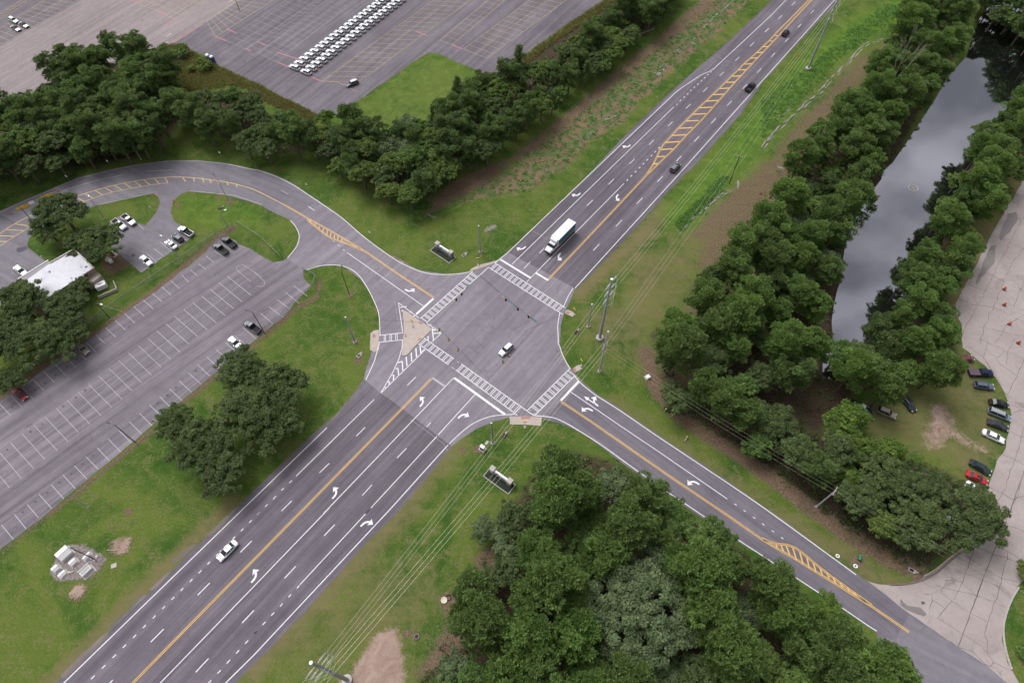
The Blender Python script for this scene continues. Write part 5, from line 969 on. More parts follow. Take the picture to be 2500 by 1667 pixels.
for k in ((900,640),(380,960)): q=G(*zB(*k)); MB().tube((q.x,q.y,0),(q.x,q.y,3.1),.1,.1,8).build('porch_post',WHT,bt)
slab3('annex',[(1800,755),(1935,880),(1790,1000),(1640,1040),(1520,935)],0,2.7,BEI,bt); 
for x,y,s in ((1645,715,.5),(1545,718,.22),(1580,540,.22),(1600,900,.25),(950,810,.4)): q=G(*zB(x,y),bz); MB().box((q.x,q.y,bz+.18),(s,s,.35)).build('roof_vent',STEEL if s>.3 else WHT,rf)
q=G(*zB(1740,585)); tl=MB(); 
t=thing('lattice_canopy','white slatted canopy over the side door between roof and oak','canopy',(q.x,q.y,0),R_(-33))
for i in range(9): MB().box((-1.6+.4*i,0,2.7),(.12,3.2,.08)).build('slat',WHT,t)
for sx in (-1.6,1.6):
    for sy in (-1.5,1.5): MB().tube((sx,sy,0),(sx,sy,2.7),.06,.06,6).build('leg',WHT,t)
t=boxes('air_conditioner','large white cooling unit inside a low walled yard by the annex','cooling unit',(251,702),R_(33),(('casing',(0,0,.9),(2.9,1.9,1.6),W1,.04),('fan_grille',(.1,0,1.72),(1.2,.35,.05),DARKM,0)))
q=G(262,709); t=thing('low_yard_wall','low pale wall around the cooling unit','wall',(q.x,q.y,0),R_(33))
for c,d in (((0,-1.7,.5),(5.2,.2,1.0)),((2.6,0,.5),(.2,3.4,1.0))): MB().box(c,d).build('wall_panel',M['curb'],t)
t=boxes('generator_box','small white generator box on the bare ground right of the oak','generator',P(5,1000,835),R_(35),(('casing',(0,0,.5),(1.0,.85,.9),WHT,.04),('control_panel',(.51,0,.6),(.02,.5,.4),DARKM,0)))
sheet('stone_patio',TP(5,[(975,735),(990,710),(1030,740),(1060,765),(1020,800),(1000,780)]),.03,'pad',.1)
sheet('stone_patio',TP(5,[(940,810),(960,785),(1000,800),(975,825),(950,830)]),.034,'pad',.1)
# fences
CL=bpy.data.materials.new('chain_link_mesh'); CL.use_nodes=True; b_=CL.node_tree.nodes['Principled BSDF']; b_.inputs['Base Color'].default_value=(.30,.31,.32,1); b_.inputs['Metallic'].default_value=.5; b_.inputs['Roughness'].default_value=.5
tb=CL.node_tree.nodes.new('ShaderNodeTexCoord'); w1=CL.node_tree.nodes.new('ShaderNodeTexChecker'); w1.inputs['Scale'].default_value=9; CL.node_tree.links.new(tb.outputs['Object'],w1.inputs['Vector']); b_.inputs['Alpha'].default_value=.22
def fence(pts,label,h=2.1,step=3.2,mesh=True,pm=STEEL):
    pw=[G(*p) for p in pts]; t=thing('chain_link_fence' if mesh else 'post_fence',label,'fence',pw[0]); o=pw[0]
    for a,b in zip(pw[:-1],pw[1:]):
        n=max(1,round((b-a).length/step)); 
        for i in range(n+(b==pw[-1])): p=a.lerp(b,i/n)-o; MB().tube((p.x,p.y,0),(p.x,p.y,h),.045,.045,6).build('post',pm,t)
        a_,b2=a-o,b-o
        MB().tube((a_.x,a_.y,h),(b2.x,b2.y,h),.03,.03,5).build('top_rail',pm,t)
        if mesh: MB().add([(a_.x,a_.y,.05),(b2.x,b2.y,.05),(b2.x,b2.y,h-.02),(a_.x,a_.y,h-.02)],[[0,1,2,3]]).build('wire_mesh',CL,t)
fence(TP(5,[(2100,520),(1950,605),(1600,850),(1390,990),(1100,1185),(780,1420),(680,1495)])+TP(9,[(350,230),(0,470)])+[(-60,1010)],'long chain-link fence between the building lawn and the striped lot')
fence(TP(5,[(2130,500),(2350,640)])+TP(6,[(250,810)]),'chain-link fence across the lawn to the lot entrance')
fence(TP(6,[(440,900),(560,985),(545,1060),(380,1180),(250,1330),(100,1450)]),'chain-link fence around the corner of the lot beside the bark strip')
fence(TP(5,[(320,-60),(130,0),(-20,110)]),'dark chain-link fence under the wood at the left edge')
fence(TP(1,[(1560,590),(1730,500)]),'short fence beside the shrubs at the storage lot corner')
# barriers, cones, stops
def barrier(a,b,m_,label):
    A=G(*a);B=G(*b); c=(A+B)/2; L_=(B-A).length; t=thing('road_barrier',label,'barrier',(c.x,c.y,.03),math.atan2(B.y-A.y,B.x-A.x))
    q=MB(); n=5; pr=[(-.3,0),(-.3,.15),(-.14,.4),(-.1,.85),(.1,.85),(.14,.4),(.3,.15),(.3,0)]
    vs=[(x,y,z) for x in (-L_/2,L_/2) for y,z in pr]; q.add(vs,[[i,(i+1)%8,8+(i+1)%8,8+i] for i in range(8)]+[list(range(8))[::-1],list(range(8,16))]); q.build('barrier_body',m_,t)
    for s in (-.3,.3): MB().box((s*L_,0,.87),(.3,.1,.05)).build('lifting_slot',DARKM,t)
YB=mat('yellow_plastic',(.68,.40,.03),.5)
barrier(P(5,155,368),P(5,262,330),YB,'yellow road barrier left of the white block'); barrier(P(5,375,265),P(5,480,232),YB,'yellow road barrier right of the white block'); barrier(P(5,265,318),P(5,312,300),WHT,'short white block between the two yellow barriers')
ORG=mat('cone_orange',(.62,.12,.03),.6)
def cone(at,label,s=1.0):
    B=G(*at); t=thing('traffic_cone',label,'traffic cone',(B.x,B.y,.02)); t.scale=(s,)*3
    MB().box((0,0,.03),(.42,.42,.06)).build('base',ORG,t); c=MB().tube((0,0,.05),(0,0,.75),.16,.04,10).build('cone_body',ORG,t); MB().tube((0,0,.42),(0,0,.56),.098,.072,10,False).build('reflective_band',WHT,c)
for at,l in ((P(5,98,405),'orange cone left of the yellow barriers'),(P(5,345,288),'orange cone between the white block and the right yellow barrier'),(P(5,520,200),'orange cone on the road right of the barriers'),(P(5,1385,235),'orange cone on the grass corner left of the driveway'),(P(5,1557,290),'orange cone on the grass corner right of the driveway')): cone(at,l,1.3)
def barrel(at,label):
    B=G(*at); t=thing('traffic_barrel',label,'traffic barrel',(B.x,B.y,.02),group='orange barrels on the concrete apron')
    MB().tube((0,0,0),(0,0,.12),.48,.45,14).build('rubber_base',TYRE,t); b=MB().tube((0,0,.1),(0,0,1.0),.36,.28,14).build('barrel_body',mat('barrel_orange',(.42,.09,.03),.6),t)
    for z in (.35,.65): MB().tube((0,0,z),(0,0,z+.1),.345-.1*(z-.1)+.008,.335-.1*(z-.1)+.008,14,False).build('band',mat('band_white',(.5,.42,.38),.6),b)
for x,y,t_,l in ((2168,1080,8,'uppermost of the orange barrels on the concrete apron'),(2170,1220,8,'second orange barrel down on the concrete apron'),(2215,1392,8,'third orange barrel down on the concrete apron'),(2295,40,12,'bright orange barrel lowest on the concrete apron')): barrel(P(t_,x,y),l)
for k,(a,b) in enumerate((((1478,768),(1525,740)),((1412,822),(1455,792)),((1270,922),(1312,893)),((1342,872),(1385,843)),((1600,690),(1640,668)))):
    A=G(*P(5,*a));B=G(*P(5,*b)); c=(A+B)/2; t=thing('wheel_stop','%s concrete wheel stop from the lot corner below the building'%('fourth','third','nearest','second','fifth')[k],'wheel stop',(c.x,c.y,.02),math.atan2(B.y-A.y,B.x-A.x)); MB().box((0,0,.07),((B-A).length,.18,.14),tap=.92).build('stop',M['curb'],t)
def signpost(at,label,c=(.8,.8,.8),w=.6,h=.75,ph=2.2,rz=0,n=1,cat='sign'):
    B=G(*at); t=thing('road_sign',label,cat,(B.x,B.y,0),rz)
    MB().tube((0,0,0),(0,0,ph),.035,.035,6).build('post',STEEL,t)
    for i in range(n): MB().box((.05,(i-(n-1)/2)*(w+.1),ph-h/2),(.03,w,h)).build('plate',mat('sign_face',c,.5),t)
for at,l,c,n in ((P(6,482,172),'white sign on the grass at the outside of the curve',(.78,.8,.82),1),(P(6,1045,600),'small white sign beside the bending road edge',(.75,.78,.75),1),(P(1,985,1480),'small white sign above the curving road, left of the street lamp',(.75,.76,.78),1),(P(1,1985,1405),'small white sign above the top of the curve',(.8,.8,.78),1),(P(5,620,100),'white sign on the lawn edge above the barriers',(.78,.78,.78),1),(P(7,1300,440),'white sign facing up the highway on the dry verge',(.62,.6,.62),1),(P(4,305,540),'pair of orange signs on the highway verge by the far power pole',(.75,.32,.02),2),(P(11,975,1115),'dark-backed sign at the road edge above the trees',(.12,.1,.1),1),(P(16,640,880),'sign at the road edge in the gap of the trees',(.1,.1,.12),1),(P(5,1370,375),'white notice on the bare patch of the grass island',(.75,.74,.75),1)): signpost(at,l,c,n=n,rz=R_(-100))
# pipes, rings, small things on the grass
CREAM=mat('cream_pipe',(.62,.58,.46),.6); TGREEN=mat('green_tank',(.02,.18,.09),.4)
for at,l in ((P(11,1408,645),'white curved vent pipe left of the red valve'),(P(11,1472,690),'white curved vent pipe right of the red valve')):
    B=G(*at); t=thing('vent_pipe',l,'pipe',(B.x,B.y,0)); q=MB(); q.tube((0,0,0),(0,0,.9),.11,.11,8); q.tube((0,0,.9),(.25,.1,1.15),.11,.11,8); q.tube((.25,.1,1.15),(.5,.1,.95),.11,.11,8); q.build('pipe',CREAM,t)
B=G(*P(11,1447,655)); t=thing('valve','red valve between the two white vent pipes','valve',(B.x,B.y,0)); MB().tube((0,0,0),(0,0,.5),.12,.12,8).build('stem',mat('valve_red',(.35,.03,.03),.5),t); MB().torus((0,0,.55),.18,.03).build('hand_wheel',mat('wheel_red',(.35,.03,.03),.5),t)
B=G(*P(11,1600,890)); t=thing('fire_hydrant','cream hydrant and pipes standing on the lawn beside the south road','hydrant',(B.x,B.y,0),R_(35)); q=MB(); q.tube((0,0,0),(0,0,.9),.17,.15,10); q.ball((0,0,.92),.17); q.tube((-.32,0,.6),(.32,0,.6),.1,.1,8); q.build('hydrant_body',CREAM,t); q=MB(); q.tube((-.9,-.3,.25),(.2,-.1,.25),.08,.08,7); q.tube((-.9,-.3,0),(-.9,-.3,.5),.1,.1,7); q.build('side_pipe',CREAM,t)
def ring(at,R,r,m_,label,name='concrete_ring',cat='ring',fill=None):
    B=G(*at); t=thing(name,label,cat,(B.x,B.y,.05)); MB().torus((0,0,r*.6),R,r).build('rim',m_,t)
    if fill: MB().tube((0,0,.0),(0,0,.05),R,R,18).build('centre',fill,t)
ring(P(14,1705,825),.62,.12,CREAM,'pale round lid lying on the bare patch beside a dark ring',fill=CREAM); ring(P(14,1745,803),.55,.09,TYRE,'dark ring leaning beside the pale round lid',name='old_tyre',cat='tyre'); ring(P(14,1460,1150),.5,.1,STONE,'dark round manhole in the grass near the sandy patch',fill=ROT); ring(P(11,232,1340),.55,.12,STONE,'round manhole in a circle of bare soil below the south road',fill=ROT)
ring(P(16,678,430),.33,.14,WHT,'white painted tyre nearest the south road edge',name='painted_tyre',cat='tyre'); ring(P(16,837,520),.36,.15,WHT,'white painted tyre below the green tank',name='painted_tyre',cat='tyre')
B=G(*P(16,868,450)); t=thing('green_tank','small green tank on legs on the bare patch beside the south road','tank',(B.x,B.y,0),R_(70)); q=MB(); q.tube((-.6,0,.7),(.6,0,.7),.33,.33,12); q.build('tank_body',TGREEN,t)
for sx in (-.4,.4): MB().box((sx,0,.2),(.1,.5,.4)).build('leg',DARKM,t)
B=G(*P(8,1357,172),-1.2); t=thing('floating_ring','pale floating ring with spokes in the middle of the pond','float',(B.x,B.y,-1.2),.5); q=MB().torus((0,0,0),1.5,.07,24); q.build('rim',CREAM,t)
for a in (0,1.05,2.1): MB().tube((-1.4*math.cos(a),-1.4*math.sin(a),0),(1.4*math.cos(a),1.4*math.sin(a),0),.035,.035,5).build('spoke',CREAM,t)
def drain(at,rz,label,m_=M['curb']):
    B=G(*at); t=thing('storm_drain',label,'storm drain',(B.x,B.y,0),rz); MB().box((0,0,.08),(1.5,.9,.2)).build('headwall',m_,t,bevel=.02); MB().box((-.15,0,.19),(.9,.6,.03)).build('grate',BLK,t); MB().tube((.5,0,.15),(1.3,.15,.12),.22,.15,9).build('pipe',M['curb'],t)
drain(P(10,945,150),R_(52),'storm drain with a pale pipe on the lawn below the left signal pole'); drain(P(5,1975,350),R_(30),'black storm drain pit on the bright lawn under the street lamp',ROT); drain(P(6,1885,770),R_(40),'storm drain in bare soil right of the upper entrance sign'); drain(P(10,2245,870),R_(55),'row of pipes and lids beneath the wires right of the lower signal pole',ROT); drain(P(16,1345,560),R_(-30),'broken concrete block at the end of the dark ditch')
drain(P(7,615,1462),R_(50),'short pipe in bare soil beneath the wires right of the junction',ROT)
for k,at in enumerate(((511,147),(521,151))):
    B=G(*at); t=thing('portable_toilet',('left blue portable toilet with a white roof','right blue portable toilet with a white roof')[k],'portable toilet',(B.x,B.y,0),R_(-30),'blue portable toilets at the storage lot edge'); BL=mat('toilet_blue',(.03,.07,.28),.5)
    MB().box((0,0,1.05),(1.25,1.25,2.1)).build('cabin',BL,t,bevel=.03); MB().box((0,0,2.25),(1.35,1.35,.3),tap=.7).build('roof',mat('toilet_roof',(.78,.82,.83),.4),t); MB().box((0,-.64,1.0),(.8,.03,1.8)).build('door',mat('toilet_door',(.04,.10,.35),.5),t); MB().tube((.45,.45,2.1),(.45,.45,2.8),.06,.06,6).build('vent',BLK,t)
# walls and kerbs at the apron
def kerb(pts,label,w=.3,h=.3,m_=None,name='low_kerb_wall'):
    pw=[G(*p) for p in smooth_pts(pts,4)]; o=pw[0]; t=MB()
    for a,b in zip(pw[:-1],pw[1:]): c=(a+b)/2-o; t.box((c.x,c.y,h/2),((b-a).length+w*.3,w,h),math.atan2(b.y-a.y,b.x-a.x))
    ob=t.build(name,m_ or M['curb']); ob.location=o; return tag(ob,label,'kerb')
kerb(TP(16,[(1840,330),(1700,430),(1560,545),(1450,610)]),'old timber edging beside the dark oak corner',.22,.28,WOODL,'timber_edging'); kerb(TP(16,[(1780,400),(1690,470),(1560,580),(1400,655),(1280,680),(1150,685)]),'curved kerb along the apron mouth of the south road',.3,.2,mat('stained_kerb',(.20,.16,.14),.9,noise=.3))
kerb(TP(16,[(2300,710),(2240,810),(2195,920),(2165,1040),(2165,1160),(2190,1300),(2235,1440)]),'curved kerb around the planted bed at the right edge',.32,.28)
# silt and rock debris along the ditches
DEB=paint('grey_silt',(.29,.26,.26),.8,2.2); db=MB()
def debris(pts,w,seed,n=3):
    r=random.Random(seed); pw=[G(*p).to_2d() for p in smooth_pts(pts,6)]
    for k in range(n):
        off=r.uniform(-w,w); i=0
        while i<len(pw)-2:
            j=min(len(pw)-1,i+r.randint(2,7)); seg=pw[i:j]; 
            if len(seg)>1:
                o=[];
                for q,p in enumerate(seg):
                    d=(seg[min(q+1,len(seg)-1)]-seg[max(q-1,0)]).normalized(); hw_=r.uniform(.04,.26)*(1 if 0<q<len(seg)-1 else .2); o.append((p.x-d.y*(off+hw_),p.y+d.x*(off+hw_),p.x-d.y*(off-hw_),p.y+d.x*(off-hw_)))
                m_=len(o); z=.03+.002*k; db.add([(a[0],a[1],z) for a in o]+[(a[2],a[3],z) for a in o],[[m_+q,m_+q+1,q+1,q] for q in range(m_-1)])
            i=j+r.randint(0,3)
D1=TP(4,[(1340,110),(1270,150),(1220,165)])+TP(4,[(1130,360),(1080,362),(1000,375),(940,400),(850,480),(760,580),(680,660),(590,750),(540,810),(470,880),(400,930),(330,1010),(230,1090),(150,1160),(60,1260),(0,1340)])
debris(D1[3:],.8,1,4); debris(D1[:3],.5,2,3); debris(TP(4,[(260,960),(210,1010),(150,1050),(120,1090)]),.4,3,2); debris(TP(7,[(2055,100),(2040,170),(1960,210),(1870,260),(1800,310),(1740,370),(1680,410),(1620,470),(1570,520),(1520,570)]),.7,4,4); debris(TP(7,[(1780,200),(1850,170),(1900,100)]),.3,5,2)
debris(TP(3,[(2020,0),(1960,60),(1870,130),(1800,200),(1740,260)]),.5,6,3); debris(TP(3,[(1760,290),(1700,340),(1650,380),(1700,400)]),.5,7,2); debris(TP(3,[(1590,410),(1540,450),(1510,480)]),.6,8,4); debris(TP(3,[(1430,570),(1380,620),(1320,680)]),.9,9,5); debris(TP(3,[(1170,850),(1120,910)]),.7,10,4); debris(TP(3,[(780,1170),(740,1210),(705,1250)]),.7,11,4); debris(TP(3,[(990,1040),(930,1050),(860,1080)]),.5,12,2); debris(TP(4,[(140,1490),(200,1510),(250,1520)]),.5,13,3); debris(TP(6,[(1570,400),(1600,420),(1640,430)]),.5,14,3)
tag(db.build('ditch_debris',DEB),'grey silt and rubble strewn along the ditches','rubble',kind='stuff')
# bark chips and clods
ch=MB(); rr=random.Random(5); CHIP=mat('bark_and_clods',(.20,.13,.10),1,noise=.5,scale=1.5,c2=(.33,.22,.18))
def scatter_line(pts,w,n,s):
    pw=[G(*p) for p in pts]; ls=[(b-a).length for a,b in zip(pw[:-1],pw[1:])]; tot=sum(ls)
    for _ in range(n):
        u=rr.uniform(0,tot)
        for (a,b),l in zip(zip(pw[:-1],pw[1:]),ls):
            if u<=l: break
            u-=l
        p=a.lerp(b,u/l); k=rr.uniform(.4,1.4)*s; ch.box((p.x+rr.gauss(0,w),p.y+rr.gauss(0,w),.02),(k,k*.5,k*.5),rr.uniform(0,6),tap=.6)
scatter_line(TP(13,[(0,420),(350,130)])+TP(9,[(460,1568),(900,1210),(1250,920),(1560,650),(1930,340)]),.3,1500,.22); scatter_line(TP(6,[(30,1540),(250,1370),(400,1230),(560,1160),(590,1060),(580,1000)]),.5,700,.25); scatter_line(TP(5,[(2100,520),(1950,620),(1700,830),(1400,1080),(1100,1290)]),.6,400,.2)
scatter_line(TP(13,[(990,300),(990,400),(1060,430),(1130,390),(1180,280)]),.3,90,.35); scatter_line(TP(13,[(620,790),(680,830),(770,760),(790,690)]),.3,70,.35); scatter_line(TP(13,[(480,480),(560,380),(700,330),(900,420),(950,470),(860,580),(640,640),(470,620)]),1.0,260,.25)
tag(ch.build('bark_chips',CHIP),'brown bark chips and clods along the lot edge and dug patches','bark chips',kind='stuff')
# ------------------------------------------------ vegetation
def leafmat(name,c1,c2,c3,trans=.45):
    m=bpy.data.materials.new(name); m.use_nodes=True; n=m.node_tree; n.nodes.clear()
    o=n.nodes.new('ShaderNodeOutputMaterial'); vc=n.nodes.new('ShaderNodeVertexColor'); vc.layer_name='tint'; sp=n.nodes.new('ShaderNodeSeparateColor'); n.links.new(vc.outputs[0],sp.inputs[0])
    oi=n.nodes.new('ShaderNodeObjectInfo')
    c=mixc(n,sp.outputs[0],c1,c2); k=mth(n,'MULTIPLY',oi.outputs['Random'],.9); c=mixc(n,k,c,c3)
    c=mixc(n,1.0,c,rg(n,sp.outputs[1],0,1,.66,1.62),'MULTIPLY')
    d=n.nodes.new('ShaderNodeBsdfDiffuse'); t=n.nodes.new('ShaderNodeBsdfTranslucent'); g=n.nodes.new('ShaderNodeBsdfGlossy'); g.inputs['Roughness'].default_value=.45; g.inputs['Color'].default_value=(.6,.65,.6,1)
    n.links.new(c,d.inputs[0]); n.links.new(c,t.inputs[0]); ms=n.nodes.new('ShaderNodeMixShader'); ms.inputs[0].default_value=trans; n.links.new(d.outputs[0],ms.inputs[1]); n.links.new(t.outputs[0],ms.inputs[2])
    m2=n.nodes.new('ShaderNodeMixShader'); m2.inputs[0].default_value=.012; n.links.new(ms.outputs[0],m2.inputs[1]); n.links.new(g.outputs[0],m2.inputs[2]); n.links.new(m2.outputs[0],o.inputs[0]); return m
LM={'pine':leafmat('pine_needles',(.100,.180,.046),(.175,.262,.064),(.120,.175,.055)),'pined':leafmat('dark_pine_needles',(.098,.165,.052),(.155,.218,.064),(.112,.160,.058)),
 'oak':leafmat('oak_leaves',(.088,.132,.048),(.135,.180,.062),(.105,.138,.054)),'broad':leafmat('broad_leaves',(.084,.156,.044),(.140,.225,.056),(.150,.196,.050)),'grey':leafmat('grey_green_leaves',(.130,.185,.085),(.185,.235,.115),(.15,.20,.09)),
 'yel':leafmat('yellow_green_leaves',(.100,.175,.036),(.155,.225,.045),(.12,.18,.04)),'weed':leafmat('weed_leaves',(.11,.26,.065),(.18,.36,.08),(.22,.28,.09)),'rust':leafmat('rust_leaves',(.16,.07,.045),(.22,.11,.08),(.15,.08,.05)),'tall':leafmat('tall_grass_blades',(.15,.19,.045),(.24,.25,.07),(.20,.17,.07))}
BARK=mat('tree_bark',(.13,.10,.085),.95,noise=.35,scale=4); DEADW=mat('bleached_dead_wood',(.36,.31,.28),.9,noise=.2)
def cards(rs,P_,Nn,ln,wd):
    """one small leaf quad per point; Nn roughly the outward direction"""
    n=len(P_); r=rs.normal(size=(n,3)); a=Nn+.55*r; a/=np.linalg.norm(a,axis=1,keepdims=True)+1e-9
    t=np.cross(a,rs.normal(size=(n,3))); t/=np.linalg.norm(t,axis=1,keepdims=True)+1e-9
    l=ln*rs.uniform(.6,1.3,(n,1)); w=wd*rs.uniform(.6,1.3,(n,1))
    return a,t,l,w
def crown_mesh(name,lobes,per,ln,wd,needle,seed,m):
    """lobes: cx,cy,cz,rx,rz"""
    rs=np.random.default_rng(seed); V=[];T_=[]
    for (cx_,cy_,cz_,rx,rz) in lobes:
        n=int(per*(rx/1.2)**2); d=rs.normal(size=(n,3)); d/=np.linalg.norm(d,axis=1,keepdims=True); d[:,2]=np.where(d[:,2]<-.35,-d[:,2]*.6,d[:,2]); d/=np.linalg.norm(d,axis=1,keepdims=True)
        rad=rs.uniform(.62,1.05,(n,1))*(1+.18*np.sin(d[:,:1]*7+cx_)+.12*np.sin(d[:,1:2]*9+cy_)); p=np.array([cx_,cy_,cz_])+d*rad*np.array([rx,rx,rz])
        if needle:   # tufts point outward
            a=d+.5*rs.normal(size=(n,3))+np.array([0,0,.35]); a/=np.linalg.norm(a,axis=1,keepdims=True); t=np.cross(a,rs.normal(size=(n,3))); t/=np.linalg.norm(t,axis=1,keepdims=True)
            l=ln*rs.uniform(.6,1.3,(n,1)); w=wd*rs.uniform(.6,1.3,(n,1)); q=np.stack([p-t*w*.5-a*l*.3,p+t*w*.5-a*l*.3,p+t*w*.8+a*l*.7,p-t*w*.8+a*l*.7],1)
        else:
            nn=d*.8+np.array([0,0,.5])+.6*rs.normal(size=(n,3)); nn/=np.linalg.norm(nn,axis=1,keepdims=True); t=np.cross(nn,rs.normal(size=(n,3))); t/=np.linalg.norm(t,axis=1,keepdims=True); b=np.cross(nn,t)
            l=ln*rs.uniform(.6,1.3,(n,1)); w=wd*rs.uniform(.6,1.3,(n,1)); q=np.stack([p-t*w-b*l*.4,p+t*w-b*l*.5,p+t*w*.7+b*l*.6,p-t*w*.8+b*l*.5],1)
        V.append(q.reshape(-1,3)); lt=rs.random(); tt=np.clip(lt+rs.normal(0,.18,n),0,1); br=np.clip(rs.random()*.6+rs.random(n)*.4,0,1); T_.append(np.repeat(np.stack([tt,br,tt,np.ones(n)],-1),4,0))
    V=np.concatenate(V); C_=np.concatenate(T_); nq=len(V)//4
    me=bpy.data.meshes.new(name); me.vertices.add(len(V)); me.vertices.foreach_set('co',V.astype(np.float32).ravel()); me.loops.add(len(V)); me.loops.foreach_set('vertex_index',np.arange(len(V),dtype=np.int32)); me.polygons.add(nq); me.polygons.foreach_set('loop_start',np.arange(0,len(V),4,dtype=np.int32)); me.polygons.foreach_set('loop_total',np.full(nq,4,np.int32)); me.update()
    ca=me.color_attributes.new('tint','FLOAT_COLOR','POINT'); ca.data.foreach_set('color',C_.astype(np.float32).ravel()); me.materials.append(m); return me
def lobes_for(kind,h,R,seed):
    r=random.Random(seed); o=[]
    if kind=='pine':      # open flat-topped crown on a tall bare trunk
        n=int(30+R*8)
        for i in range(n):
            u=(i+.5)/n; z=h*(.40+.56*u)+r.uniform(-.4,.4); rr_=R*math.sqrt(max(.05,1-((u-.45)/.68)**2))*r.uniform(.35,1.05); a=r.uniform(0,6.283)
            s=r.uniform(.6,1.15)*R/3.6; o.append((rr_*math.cos(a),rr_*math.sin(a),z,s*1.1,s*.72))
    elif kind=='spire':
        n=30
        for i in range(n):
            u=i/n; z=h*(.30+.68*u); rr_=R*(1.05-u)*r.uniform(.4,1); a=r.uniform(0,6.283); s=(.65+.45*(1-u))*R/3.0; o.append((rr_*math.cos(a),rr_*math.sin(a),z,s,s*.7))
    elif kind=='dome':
        nb=int(6+R*1.3)      # boughs, each carrying its own cluster of leaf masses
        for k in range(nb):
            a=k*2.399+r.uniform(-.4,.4); q=math.sqrt((k+.4)/nb)*r.uniform(.78,1.0); zt=math.sqrt(max(0,1-q*q*.85)); bx,by,bz_=R*q*math.cos(a)*.88,R*q*math.sin(a)*.88,h*(.36+.50*zt*r.uniform(.78,1.05)); bs=R*r.uniform(.22,.36)+.5
            for i in range(int(9+bs*3)):
                aa=r.uniform(0,6.283); qq=math.sqrt(r.random()); s=r.uniform(.45,.95)*(.6+R/16); o.append((bx+bs*qq*math.cos(aa),by+bs*qq*math.sin(aa),bz_+bs*.6*(1-qq*qq)*r.uniform(.2,1.1)-.4*qq,s,s*.7))
    else:  # bush
        for i in range(9): a=r.uniform(0,6.283); q=r.random()*.7; o.append((R*q*math.cos(a),R*q*math.sin(a),h*(.3+.4*(1-q)),R*.42,h*.28))
    return o
def trunk_mesh(kind,h,R,lobes,seed):
    r=random.Random(seed+99); b=MB(); zc={'pine':.62,'spire':.5,'dome':.34,'bush':.2}[kind]; r0={'pine':.24,'spire':.2,'dome':.17+R*.03,'bush':.06}[kind]
    lean=Vector((r.uniform(-.3,.3),r.uniform(-.3,.3),0)); top=lean+Vector((0,0,h*(.9 if kind in('pine','spire') else .55)))
    pts=[Vector((0,0,-.3)),lean*.3+Vector((0,0,h*zc*.5)),lean*.7+Vector((0,0,h*zc)),top]; rad=[r0*1.25,r0,r0*.78,r0*.25]
    for i in range(3): b.tube(pts[i],pts[i+1],rad[i],rad[i+1],8,i==0)
    for l in sorted(lobes,key=lambda q:-q[3])[:10 if kind!='bush' else 4]:
        s=pts[2].lerp(top,r.uniform(0,.8)) if kind!='dome' else pts[2].lerp(pts[1],r.random()*.3); e=Vector(l[:3]); mdl=s.lerp(e,.55)+Vector((0,0,-.3)); b.tube(s,mdl,r0*.36,r0*.22,5,False); b.tube(mdl,e,r0*.22,r0*.07,5,False)
    return b
PROTO={}; WIDE=1.2
def proto(key,kind,h,R,per,ln,wd,needle,m,seed):
    lb=lobes_for(kind,h,R,seed); cm=crown_mesh('crown',lb,per,ln,wd,needle,seed,m); tb=trunk_mesh(kind,h,R,lb,seed); tm=bpy.data.meshes.new('trunk'); tm.from_pydata(tb.v,[],tb.f); tm.materials.append(BARK); tm.update()
    PROTO[key]=(cm,tm,h,R)
for i in range(4): proto(f'pine{i}','pine',[18,20,17,19][i],[3.7,4.3,3.3,4.0][i],260,.42,.12,True,LM['pine'],10+i)
for i in range(3): proto(f'pined{i}','pine',[14,15.5,13][i],[3.3,3.8,3.0][i],260,.40,.12,True,LM['pined'],20+i)
for i in range(2): proto(f'spire{i}','spire',[14,12][i],[2.7,2.4][i],170,.48,.14,True,LM['pined'],30+i)
for i in range(3): proto(f'broad{i}','dome',[11,13,9.5][i],[4.0,4.6,3.4][i],230,.27,.16,False,LM['broad'],40+i)
for i in range(2): proto(f'brd{i}','dome',[10,12][i],[3.8,4.4][i],230,.25,.15,False,LM['oak'],50+i)
for i in range(3): proto(f'oak{i}','dome',[11.5,10.5,12.5][i],[7.2,6.0,8.4][i],230,.25,.15,False,LM['oak'],60+i)
proto('grey0','dome',16,10.5,210,.26,.14,False,LM['grey'],71); proto('yel0','dome',9,3.8,220,.26,.15,False,LM['yel'],72); proto('grey1','dome',10,4.2,210,.26,.14,False,LM['grey'],73); proto('rust0','dome',8,2.6,120,.32,.18,False,LM['rust'],74)
for i in range(2): proto(f'bush{i}','bush',[2.6,2.0][i],[1.9,1.5][i],260,.26,.14,False,LM['broad'],80+i)
KN={'pine':('pine_tree','pine'),'pined':('pine_tree','dark pine'),'spire':('pine_tree','pointed pine'),'broad':('leafy_tree','leafy tree'),'brd':('leafy_tree','dark leafy tree'),'oak':('oak_tree','spreading oak'),'grey':('leafy_tree','grey-green tree'),'yel':('leafy_tree','yellow-green tree'),'bush':('shrub','shrub'),'rust':('leafy_tree','rust-brown tree')}
def tree(key,x,y,s=1.0,label=None,group=None,rz=None,sz=None):
    cm,tm,h,R=PROTO[key]; nm=KN[key.rstrip('0123456789')]
    t=thing(nm[0],label,'tree' if nm[0]!='shrub' else 'shrub',(x,y,0),rng.uniform(0,6.28) if rz is None else rz,group); t.scale=(s*WIDE,s*WIDE,sz or s)
    for n_,me_ in (('crown',cm),('trunk',tm)): o=bpy.data.objects.new(n_,me_); col.objects.link(o); o.parent=t
    return t
def inpoly(x,y,pw):
    c=False; n=len(pw)
    for i in range(n):
        a,b=pw[i],pw[(i+1)%n]
        if (a[1]>y)!=(b[1]>y) and x<(b[0]-a[0])*(y-a[1])/(b[1]-a[1])+a[0]: c=not c
    return c
taken=[]; LOG=[]
